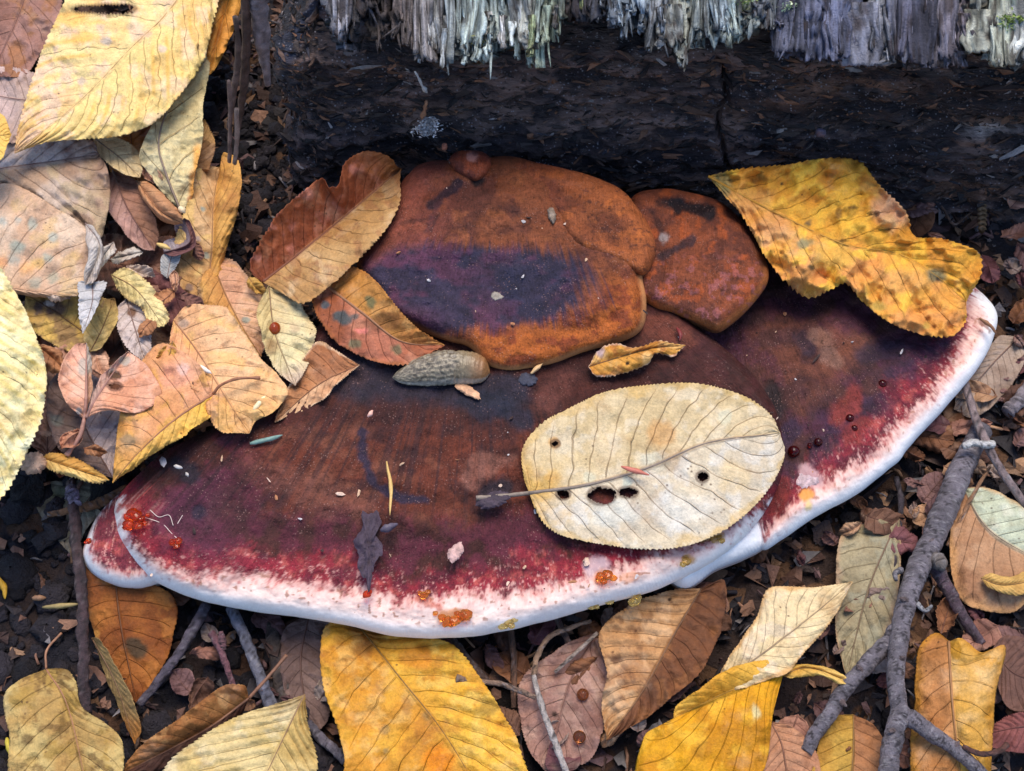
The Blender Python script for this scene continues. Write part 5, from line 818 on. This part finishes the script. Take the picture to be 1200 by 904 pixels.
twig('long pale rootlet arching from the golden leaf over the rose-brown leaf', [([(536, 795, 19), (550, 798, 18), (590, 803, 16), (628, 818, 14)], [1.5, 1.0, 1.0, 1.0], (150, 122, 104))], 'rootlet', 'root', 'rootlets under the resin beads', n=36, rough=.8)
twig('white rootlet running down across the rose-brown leaf', [([(626, 792, 13), (632, 818, 14), (642, 850, 14), (656, 884, 13), (668, 920, 10)], [.9, 1.1, 1.2, 1.2, 1.1], (196, 186, 180))], 'rootlet', 'root', 'rootlets under the resin beads', n=40, rough=.8)
twig('tan rootlet looping up to the white rim', [([(626, 792, 13), (630, 768, 15), (645, 746, 15), (668, 736, 14), (692, 728, 12)], [1.0, 1.0, 1.0, .9, .7], (170, 136, 110))], 'rootlet', 'root', 'rootlets under the resin beads', n=36, rough=.8)
twig('straight pale rootlet slanting to the tan and dark brown leaf', [([(650, 788, 12), (672, 768, 14), (700, 742, 14)], [.6, .8, .7], RC)], 'rootlet', 'root', 'rootlets under the resin beads', n=24)
twig('brown stick standing under the yellow resin lumps', [([(597, 730, 12), (602, 770, 10), (602, 830, 7)], [1.2, 1.1, 1.1], (110, 80, 64))], n=24)
twig('thin brown stick from under the white rim to the golden leaf', [([(530, 748, 10), (550, 775, 11), (572, 800, 9)], [1.2, 1.3, 1.3], (104, 82, 74))], n=24)
twig('thin dark stick between the resin beads and the rose-brown leaf', [([(652, 724, 9), (662, 745, 9), (674, 768, 7)], [1.1, 1.2, 1.], (120, 96, 86))], n=20)
twig('fine bent straw in the dark corner below the golden-yellow leaf', [([(1094, 228, 14), (1106, 246, 15), (1118, 263, 13), (1134, 252, 13), (1150, 241, 12)], [.5, .55, .55, .5, .4], (128, 100, 84))], 'straw', 'straw', n=30)
twig('dark wiry stem beside the right bracket rim', [([(1050, 560, 5), (1056, 590, 7), (1050, 640, 9), (1046, 690, 8)], [1.1, 1.2, 1.0, .8], (70, 62, 70))], n=30)
twig('thin brown straw lying above the leaf with a mint-grey face', [([(1110, 640, 12), (1130, 600, 15), (1146, 570, 15), (1160, 548, 13)], [.7, .8, .8, .6], (150, 112, 84))], 'straw', 'straw', n=26)
twig('curved brown stalk at the foot of the cream and gold folded leaf', [([(1128, 875, 24), (1150, 884, 25), (1172, 880, 24), (1180, 873, 22)], [.8, .9, .9, 1.], (96, 64, 56))], 'stalk_fragment', 'stalk', n=24)

# ------------------------------------------------------------------ resin beads
def drop(px, py, h, r, mat, label, group, asp=1., name='resin_drop'):
    n, k = 10, 16; a = np.linspace(0, np.pi, n)[:, None]; b = np.linspace(0, 2 * np.pi, k, endpoint=False)[None]
    c = W(px, py, h); V = c + r * .001 * np.stack([np.sin(a) * np.cos(b) * asp, np.sin(a) * np.sin(b), np.cos(a) * .85 + 0 * b], -1) * (1 + .1 * (vn(np.cos(b) + px, np.cos(a) * 2 + py, 3) - .5))[..., None]
    o = mesh(name, V, grid_quads(n, k, True)[:, ::-1], M[mat]); return tag(o, label, 'resin drop', group)
RG = 'dark red resin drops on the right bracket'; D0 = 'dark red resin drop on the side bracket, '
for px, py, r, t in [(1034, 450, 1.7, 'farthest from the cream leaf'), (996, 490, 1.6, 'upper one of the middle pair'), (1001, 502, 1.3, 'lower one of the middle pair'), (959, 518, 1.6, 'larger of two near the cream leaf'), (949, 522, 1.0, 'tiny one near the cream leaf'), (930, 529, 2.3, 'biggest, beside the cream leaf tip')]:
    drop(px, py, float(h_right(px, py)) + 1.2, r, 'red_drop', D0 + t, RG)
AG = 'amber resin drops on the front bracket'
def clump(label, mat, beads, h):
    x0, y0 = np.mean([q[0] for q in beads]), np.mean([q[1] for q in beads]); root = thing('resin_clump', label, 'resin', tuple(W(x0, y0, h)), AG); rc = random.Random(int(x0))
    for i, (px, py, r) in enumerate(beads):
        n, k = 12, 18; a = np.linspace(0, np.pi, n)[:, None]; b = np.linspace(0, 2 * np.pi, k, endpoint=False)[None]; u = np.stack([np.sin(a) * np.cos(b), np.sin(a) * np.sin(b), np.cos(a) + 0 * b], -1)
        rr_ = r * .001 * (.75 + .5 * vn(u[..., 0] * 1.6 + px, u[..., 1] * 1.6 + u[..., 2] * 1.9 + py, 7)); V = W(px, py, h + rc.uniform(-.6, .6)) + u * rr_[..., None] * np.array([1.15, 1.05, .65])
        mesh('bead', V, grid_quads(n, k, True)[:, ::-1], M[mat], root)
clump('large glossy orange-red resin clump at the end of the front bracket', 'red_amber', [(149, 606, 1.3), (157, 603, 2.3), (166, 608, 1.2), (161, 616, 1.6), (151, 616, 2.0), (173, 604, .7), (170, 613, .8)], 38)
clump('small orange-red resin clump beside the pale thread on the front bracket', 'red_amber', [(202, 636, 1.2), (209, 634, 1.4), (207, 640, 1.0)], 40)
clump('orange resin drop on the small white lobe', 'red_amber', [(104, 634, 1.1), (101, 636, .7)], 27)
clump('orange resin drop at the tip of the dark bark flake', 'red_amber', [(430, 697, 1.3), (433, 694, .8)], 39)
clump('amber resin drops above the orange clump on the white rim', 'amber_drop', [(497, 698, 1.2), (501, 694, .9), (492, 695, .7)], 38)
clump('orange resin clump with biggest beads, low on the white rim', 'amber_drop', [(518, 724, 1.3), (525, 729, 2.0), (533, 728, 1.7), (540, 723, 1.5), (546, 720, 2.1), (536, 719, 1.0), (510, 719, .8)], 36)
clump('orange-pink resin patch below the cream leaf', 'amber_drop', [(704, 676, 1.6), (712, 674, 1.9), (719, 678, 1.2), (708, 682, 1.1)], 38)
clump('pale yellow resin lumps in a row on the white rim', 'yellow_drop', [(590, 734, 1.4), (596, 729, 1.7), (602, 725, 1.5), (608, 721, 1.7), (614, 717, 1.5), (599, 733, 1.1)], 31)
clump('clear yellow bead hanging from the rim nearest the yellow lumps', 'yellow_drop', [(693, 709, 1.6), (697, 704, 1.5), (699, 711, .9)], 27)
clump('clear yellow bead hanging from the rim between two others', 'yellow_drop', [(714, 704, 1.7), (713, 698, 1.0)], 27)
clump('clear yellow bead hanging from the rim above the tan and brown leaf', 'yellow_drop', [(744, 705, 1.9), (748, 700, 1.1)], 27)
clump('ochre resin crust beyond the toothed edge of the cream leaf', 'yellow_drop', [(836, 632, 1.4), (842, 630, 1.3), (846, 634, 1.0), (824, 640, .8)], 36)
clump('ochre resin crust on the rim right under the cream leaf', 'yellow_drop', [(802, 652, 1.4), (805, 658, 1.5), (800, 662, 1.0), (808, 648, .9)], 36)
for px, py, r, t in [(683, 814, 2.2, 'upper amber water drop on the rose-brown leaf'), (679, 864, 2.3, 'lower amber water drop on the rose-brown leaf')]: drop(px, py, 11, r, 'water_drop', t, 'water drops on the rose-brown leaf', name='water_drop')
drop(322, 385, 50.5, 2.7, 'rust_drop', 'glossy rust-red gall on the edge of the buff pointed leaf', None, .8, 'gall')['category'] = 'gall'

# ------------------------------------------------------------------ needles, seeds and crumbs lying on things
def needle(label, a, b, r, col, name='needle', cat='needle', bend=3, group=None):
    m = ((a[0] + b[0]) / 2 + bend, (a[1] + b[1]) / 2, (a[2] + b[2]) / 2 + .6); p = spline(np.array([a, m, b], float), 12)
    V, Q, T = tube(W(p[:, 0], p[:, 1], p[:, 2]), r * .001 * np.sin(np.linspace(.3, np.pi - .12, 12)) ** .8 * .85, 7, .35, int(a[0]))
    o = mesh(name, V, Q, M['stalk'], None, {'col': np.repeat(S(col)[None], len(V), 0)}, tris=T); return tag(o, label, cat, group)
needle('tan conifer needle standing out on the middle of the front bracket', (453, 541, 45.5), (457, 604, 43.5), .85, (214, 176, 108))
needle('flat blue-green needle on the front bracket below the peach leaf', (293, 520, 45.5), (331, 510, 45.5), 1.1, (120, 150, 142))
needle('pink needle lying on the rib of the cream leaf', (728, 547, 48.5), (761, 557, 48.5), 1.0, (190, 112, 96), bend=0)
needle('pale splinter leaning at the lower edge of the rusty bracket', (622, 438, 47.5), (636, 426, 48.5), .9, (220, 180, 130), bend=0)
needle('white sliver on the peach leaf', (231, 428, 53), (248, 438, 52.5), 1.1, (224, 220, 214), bend=0)
needle('pale winged seed on the gold end of the large peach leaf', (297, 481, 51), (311, 464, 51.5), 1.2, (238, 220, 176), 'seed', 'seed', 0)
needle('small beige pellet on the plum-grey hooked remnant', (210, 243, 55), (217, 250, 55), 1.7, (226, 204, 166), 'pellet', 'pellet', 0)
needle('straw-coloured grain beside the plum-grey hooked remnant', (184, 286, 48), (200, 292, 48), 1.3, (220, 186, 116), 'seed', 'seed', 0)
needle('white grain in the dark stain near the end of the front bracket', (204, 546, 44), (214, 549, 44), .9, (196, 192, 190), 'seed', 'seed', 0)
needle('tiny white grain below the dark stain of the front bracket', (218, 554, 43.5), (221, 559, 43.5), .6, (190, 184, 180), 'seed', 'seed', 0)
needle('pinkish seed on the dark part of the bracket below the slug', (431, 489, 46.5), (437, 481, 46.5), 1., (226, 176, 160), 'seed', 'seed', 0)
needle('grey seed beside the dark bark flake', (446, 622, 44), (466, 614, 44), 1.7, (92, 84, 100), 'seed', 'seed', 0)
needle('yellow needle tip at the frame edge on the black soil', (-2, 676, 9), (6, 702, 9), 1.2, (220, 166, 50))
needle('yellow seed husk near the olive-tan leaf', (8, 865, 12), (14, 890, 12), 1.3, (190, 170, 60), 'seed', 'seed', 0)
needle('pale brown husk on the black soil left of the upright twig', (38, 701, 9), (54, 701, 9), 1.4, (150, 112, 84), 'seed', 'seed', 0)
needle('greenish-tan needle touching the upright twig', (50, 712, 10), (92, 708, 15), 1.2, (160, 140, 92))
needle('brown needle across the rim of the bracket under the golden leaf', (1148, 373, 30), (1168, 392, 26), 1., (150, 106, 76))
needle('red-brown scale beside the upper edge of the cream leaf', (793, 384, 48), (796, 400, 48), .9, (120, 50, 50), 'needle')
def flake(label, outline, h, col, name, cat, th=1.4, seed=1, bump=1.):
    P0 = spline(np.array(outline, float), 72, closed=True); c = P0.mean(0); P0 = c + (P0 - c) * (.72 + .56 * fbm(np.cos(np.linspace(0, 6.283, 72)) * 3.4 + c[0], np.sin(np.linspace(0, 6.283, 72)) * 3.4 + c[1], 4, seed, .7))[:, None]; q = np.linspace(.03, 1, 10)[:, None]
    px = c[0] + (P0[None, :, 0] - c[0]) * q; py = c[1] + (P0[None, :, 1] - c[1]) * q
    hh = h + th * (1 - q ** 4) + bump * (fbm(px / 6, py / 6, 3, seed) - .5); n, m = px.shape; V = W(px, py, hh)
    o = mesh(name, V, grid_quads(n, m, True), M['crumb'], None, {'col': (S(col) * (.55 + .9 * fbm(px / 4, py / 4, 3, seed + 1))[..., None]).reshape(-1, 3)}); return tag(o, label, cat)
flake('dark ragged bark flake stuck on the crimson band of the front bracket', [(423, 602), (432, 600), (443, 603), (447, 614), (440, 622), (446, 634), (449, 650), (440, 656), (437, 672), (432, 690), (428, 676), (419, 664), (421, 650), (413, 640), (419, 626), (426, 616)], 41.6, (70, 58, 72), 'bark_flake', 'bark', 1.4, 3, 4.)
flake('pinkish leaf crumb on the crimson band of the front bracket', [(524, 650), (530, 640), (540, 636), (544, 643), (538, 654), (530, 659)], 42.5, (196, 160, 154), 'leaf_crumb', 'crumb', 1., 4)
flake('grey grit on the blue bruise of the rusty bracket', [(575, 346), (581, 342), (590, 348), (584, 352), (577, 351)], float(h_up(582, 347)) - .6, (150, 142, 132), 'crumb', 'crumb', .7, 5)
flake('grey droppings at the crack of the rusty bracket lobe', [(642, 246), (649, 245), (652, 258), (648, 262), (643, 256)], 59, (132, 118, 106), 'crumb', 'crumb', 1.3, 6)
flake('pale tan leaf bit under the slug', [(532, 452), (545, 450), (560, 460), (563, 468), (548, 464), (538, 458)], 46.3, (206, 160, 126), 'leaf_crumb', 'crumb', .8, 7)
flake('grey crumb under the stalk of the cream leaf', [(556, 590), (570, 580), (585, 575), (600, 582), (585, 594), (566, 596)], 44, (70, 58, 70), 'bark_crumb', 'crumb', 1.2, 8, 1.5)
flake('pale lilac chip on the rim of the bracket with the golden leaf', [(932, 560), (938, 546), (955, 540), (964, 550), (960, 565), (945, 572), (936, 570)], 27.5, (196, 172, 176), 'leaf_crumb', 'crumb', 1., 9)
flake('rounded tan and white nub between the cream leaf and the gold curled edge', [(24, 545), (30, 533), (44, 530), (54, 538), (52, 550), (38, 556), (27, 553)], 40, (200, 166, 142), 'bud', 'bud', 5, 10)
flake('glossy dark bit on the lower edge of the rusty bracket', [(606, 440), (618, 436), (630, 444), (622, 452), (610, 450)], 46, (60, 62, 78), 'bark_crumb', 'crumb', 1., 11)
o = thing('cone_scale_spike', 'small ringed brown catkin lying in the dark corner below the golden-yellow leaf', 'catkin', tuple(W(1152, 250, 14)))
for i in range(7):
    y0 = 233 + i * 5.4; V, Q, T = tube(W(np.array([1151.5, 1151, 1150.5]), np.array([y0, y0 + 3, y0 + 6]), np.array([16, 17, 15.])), np.array([1.2, 2.4, 1.5]) * .001 * (1 - .05 * abs(i - 3)), 8); mesh('scale', V, Q, M['stalk'], o, {'col': np.repeat(S((150, 120, 88))[None] * (.7 + .1 * (i % 3)), len(V), 0)}, tris=T)

V, T, C = [], [], []; ng = np.random.default_rng(3)
for i in range(170):
    px, py = ng.uniform(170, 1140), ng.uniform(190, 720)
    q = lambda o: inpoly(np.array([px]), np.array([py]), np.array(o))[0]
    if q(UP1): hh = float(h_up(px, py))
    elif q(MAIN) and py < 700 and not q([(613, 556), (632, 498), (760, 451), (885, 470), (914, 508), (914, 552), (840, 627), (720, 641), (632, 606)]): hh = float(h_main(px, py))
    elif q(RIGHT): hh = float(h_right(px, py))
    else: continue
    if px < 420 and py < 520: continue
    s = ng.gamma(2., .00018) + .00014; p = W(px, py, hh + .6); N = np.array([0, 0, 1.]) + ng.normal(0, .3, 3); A = np.cross(N, ng.normal(0, 1, 3)); A /= np.linalg.norm(A); B = np.cross(N, A); el = ng.uniform(1, 3.5); k = 6; b0 = len(V)
    for j in range(k): V.append(p + A * math.cos(j * 1.047) * s * el * ng.uniform(.7, 1.2) + B * math.sin(j * 1.047) * s * ng.uniform(.7, 1.2))
    V += [p + N * s * .6, p - N * s * 1.5]
    for j in range(k): T += [(b0 + j, b0 + (j + 1) % k, b0 + k), (b0 + (j + 1) % k, b0 + j, b0 + k + 1)]
    C += [S([(226, 196, 176), (206, 170, 140), (196, 190, 192), (60, 44, 42), (176, 120, 84)][int(ng.integers(0, 5))])] * (k + 2)
gr = mesh('grit', V, [], M['crumb'], None, {'col': C}, smooth=False, tris=T); gr['kind'] = 'stuff'
# ------------------------------------------------------------------ leaf fragments and fine litter
def topx(p):
    d = p - EYE; z = d @ FW; return 600 + FPX * (d @ np.array([1., 0, 0])) / z, 452 - FPX * (d @ UP) / z
MC = np.array(MAIN); RCp = np.array(RIGHT)
FR = [((172, 126, 108), (140, 98, 84)), ((128, 96, 92), (100, 72, 72)), ((176, 138, 108), (146, 106, 78)), ((110, 78, 62), (84, 58, 48)), ((158, 140, 130), (130, 110, 104)), ((134, 90, 62), (104, 68, 48)), ((120, 76, 80), (92, 58, 62))]
FN = ['rosy brown', 'dull mauve', 'tan', 'dark brown', 'greyish', 'russet', 'plum']; rr = random.Random(11); cnt = 0; tries = 0; taken = []
while cnt < 130 and tries < 4000:
    tries += 1
    z = rr.random()
    px, py = (rr.uniform(985, 1205), rr.uniform(225, 640)) if z < .42 else (rr.uniform(830, 1200), rr.uniform(600, 905)) if z < .75 else (rr.uniform(500, 860), rr.uniform(700, 905)) if z < .9 else (rr.uniform(190, 400), rr.uniform(690, 830))
    if inpoly(np.array([px]), np.array([py]), MC)[0] or inpoly(np.array([px]), np.array([py]), RCp)[0] or any((px - a) ** 2 + (py - b) ** 2 < 17 ** 2 for a, b in taken): continue
    taken.append((px, py)); a = rr.uniform(0, 6.28); L = rr.uniform(10, 30); w = L * rr.uniform(.4, .8); h = 5.5 + rr.uniform(0, 4) + (8 if py < 330 else 0); ca, sa = math.cos(a), math.sin(a)
    f = lambda u, v, dz=0: (px + u * ca - v * sa, py + (u * sa + v * ca) * .85, h + dz)
    fc = rr.randrange(len(FR)); zone = 'in the dark corner by the log' if py < 335 else 'right of the forked branch' if px > 1085 and py > 560 else 'between side bracket and frame edge' if py < 560 else 'in litter under the side bracket rim' if py < 680 else 'beside the forked branch' if px > 900 else 'among rootlets below the resin beads' if px > 500 else 'in the dark gap under the white rim'
    leaf(f"{'tiny' if L < 15 else 'small' if L < 23 else 'larger'} {FN[fc]} leaf scrap {zone}", [f(-L, 0, rr.uniform(-2, 2)), f(0, rr.uniform(-3, 3), rr.uniform(0, 3)), f(L, 0, rr.uniform(-3, 3))], [f(-L * .7, -w * rr.uniform(.5, 1), rr.uniform(-2, 4)), f(0, -w, rr.uniform(-2, 4)), f(L * .7, -w * rr.uniform(.4, 1), rr.uniform(-2, 3))],
         [f(-L * .7, w * rr.uniform(.4, 1), rr.uniform(-2, 4)), f(0, w, rr.uniform(-2, 4)), f(L * .6, w * rr.uniform(.5, 1), rr.uniform(-2, 3))], FR[fc], nv=4, vs=.5, teeth=rr.uniform(0, 3), nteeth=14, rag=rr.uniform(3, 9), pleat=.6, und=1.6, und_s=18, bulge=rr.uniform(-2, 2), seed=700 + cnt * 3, rib=.35, name='leaf_fragment', cat='leaf fragment', group=GF, ns=46, nh=9)
    cnt += 1
from collections import defaultdict
dup = defaultdict(list)
for o in COL.objects:
    if o.get('group') == GF: dup[o['label']].append(o)
for t_, os_ in dup.items():                        # same look, same spot: tell them apart by order
    os_.sort(key=lambda o: o.location.x); n_ = len(os_)
    if n_ > 1:
        N_ = ['one', 'two', 'three', 'four', 'five', 'six', 'seven', 'eight']; O_ = ['second', 'third', 'fourth', 'fifth', 'sixth', 'seventh']
        for i, o in enumerate(os_): o['label'] = t_ + ', ' + (('leftmost of ' if i == 0 else 'rightmost of ') + N_[min(n_, 8) - 1] if i in (0, n_ - 1) else O_[i - 1] + ' from left')
for pts in ([(168, 606), (190, 614), (204, 628), (232, 650), (262, 664)], [(176, 598), (186, 606), (198, 604), (203, 616)], [(208, 614), (214, 604)]):
    p = spline(np.array([(x_, y_, float(h_main(x_, y_)) + .2) for x_, y_ in pts]), 30); Vt, Qt, Tt = tube(W(p[:, 0], p[:, 1], p[:, 2]), .00012, 5)
    tag(mesh('pale_thread', Vt, Qt, M['stalk'], None, {'col': np.repeat(S((224, 204, 196))[None], len(Vt), 0)}, tris=Tt), {5: 'longest pale thread trailing from the big red resin clump', 4: 'crinkled pale thread above the big red resin clump', 2: 'shortest pale thread, a lone straight bit near the red resin'}[len(pts)], 'thread', 'pale threads by the red resin')
V, T, C = [], [], []
PAL = [S(c) for c in ((84, 60, 52), (116, 84, 70), (104, 78, 78), (50, 42, 44), (128, 122, 124), (160, 124, 96), (70, 54, 50), (140, 104, 84), (40, 36, 42))]
nr = np.random.default_rng(5)
for i in range(9000):
    x, y = (nr.uniform(-.30, .30), nr.uniform(-.21, .115)) if i < 7500 else (nr.uniform(-.24, -.085), nr.uniform(.05, .26)); px, py = topx(np.array([x, y, .005]))
    if px < 340 and i < 7500 and nr.random() < .55: continue
    s = nr.gamma(3., .0011) + .0006; base = np.array([x, y, float(ground_h(x, y)) / 1000 + nr.uniform(0, .0035)])
    N = nr.normal(0, .5, 3) + [0, 0, 1]; N /= np.linalg.norm(N); A = np.cross(N, nr.normal(0, 1, 3)); A /= np.linalg.norm(A); B = np.cross(N, A); el = nr.uniform(.35, 1)
    k = 7; an = np.sort(nr.uniform(0, 6.283, k)); ra = s * nr.uniform(.6, 1.15, k); b = len(V)
    for q in range(k): V.append(base + A * math.cos(an[q]) * ra[q] + B * math.sin(an[q]) * ra[q] * el + N * nr.normal(0, s * .22))
    V += [base + N * s * .18, base - N * s * .12]
    for q in range(k): T += [(b + q, b + (q + 1) % k, b + k), (b + (q + 1) % k, b + q, b + k + 1)]
    c = PAL[min(int(nr.integers(0, 9)), 8)] * nr.uniform(.5, 1.2); C += [c] * (k + 2)
for i in range(3200):                              # coarser litter on the forest floor round about
    x, y = nr.uniform(-.8, .8), nr.uniform(-.6, 1.0)
    if abs(x) < .28 and -.2 < y < .26 or (x > -.12 and y > .08): continue
    s = nr.gamma(4., .0022) + .003; base = np.array([x, y, float(ground_h(x, y)) / 1000 + nr.uniform(.001, .008)]); N = nr.normal(0, .35, 3) + [0, 0, 1]; N /= np.linalg.norm(N); A = np.cross(N, nr.normal(0, 1, 3)); A /= np.linalg.norm(A); B = np.cross(N, A); el = nr.uniform(.45, .9); k = 8; b = len(V)
    for q in range(k): V.append(base + A * math.cos(q * .785) * s * nr.uniform(.8, 1.1) + B * math.sin(q * .785) * s * el * nr.uniform(.8, 1.1) + N * nr.normal(0, s * .15))
    V += [base + N * s * .12, base - N * s * .06]
    for q in range(k): T += [(b + q, b + (q + 1) % k, b + k), (b + (q + 1) % k, b + q, b + k + 1)]
    C += [[S((196, 150, 70)), S((150, 104, 70)), S((176, 136, 104)), PAL[0], PAL[1], PAL[2]][int(nr.integers(0, 6))] * nr.uniform(.6, 1.1)] * (k + 2)
lo = mesh('leaf_litter', V, [], M['crumb'], None, {'col': C}, smooth=False, tris=T); lo['kind'] = 'stuff'
V, Q, T, C = [], [], [], []; nb = 0
for i in range(1800):
    x, y = (nr.uniform(-.30, .30), nr.uniform(-.21, .115)) if i < 1500 else (nr.uniform(-.2, -.085), nr.uniform(.05, .24)); px, py = topx(np.array([x, y, .005]))
    if px < 340 and i < 1500 and nr.random() < .6: continue
    L = nr.gamma(3, .0028); a = nr.uniform(0, 6.28); z = float(ground_h(x, y)) / 1000 + .001; d = np.array([math.cos(a), math.sin(a), nr.normal(0, .25)]) * L
    p0 = np.array([x, y, z]); pts = np.array([p0 - d / 2, p0 + nr.normal(0, L * .08, 3) + [0, 0, .0012], p0 + d / 2]); v, q, t = tube(pts, nr.uniform(.00025, .0009), 5)
    V.append(v); Q.append(q + nb); T.append(t + nb); nb += len(v); C.append(np.repeat([PAL[int(nr.integers(0, 9))] * nr.uniform(.6, 1.5)], len(v), 0))
lo = mesh('twig_litter', np.vstack(V), np.vstack(Q), M['crumb'], None, {'col': np.vstack(C)}, tris=np.vstack(T)); lo['kind'] = 'stuff'
# lumps of black humus
V, Q, C = [], [], []; nb = 0
for i in range(2200):
    x, y = (nr.uniform(-.23, -.04), nr.uniform(-.19, -.01)) if i < 1000 else (nr.uniform(-.16, -.05), nr.uniform(.05, .2)) if i > 1100 else (nr.uniform(-.2, .28), nr.uniform(-.19, .12)); s = nr.gamma(2.5, .0008) + .0005
    n, k = 7, 11; a = np.linspace(0.05, np.pi - .05, n)[:, None]; b = np.linspace(0, 6.283, k, endpoint=False)[None]; u = np.stack([np.sin(a) * np.cos(b), np.sin(a) * np.sin(b), np.cos(a) * .7 + 0 * b], -1)
    r = s * (.3 + 1.4 * fbm(u[..., 0] * 1.9 + i, u[..., 1] * 1.9 + u[..., 2] * 2.7, 3, 5, .8)); v = np.array([x, y, float(ground_h(x, y)) / 1000 + s * .2]) + u * r[..., None]
    V.append(v.reshape(-1, 3)); Q.append(grid_quads(n, k, True)[:, ::-1] + nb); nb += n * k; C.append(np.repeat([S((44, 40, 46)) * nr.uniform(.5, 1.8)], n * k, 0))
lo = mesh('humus_crumbs', np.vstack(V), np.vstack(Q), M['humus'], None, {'col': np.vstack(C)}); lo['kind'] = 'stuff'
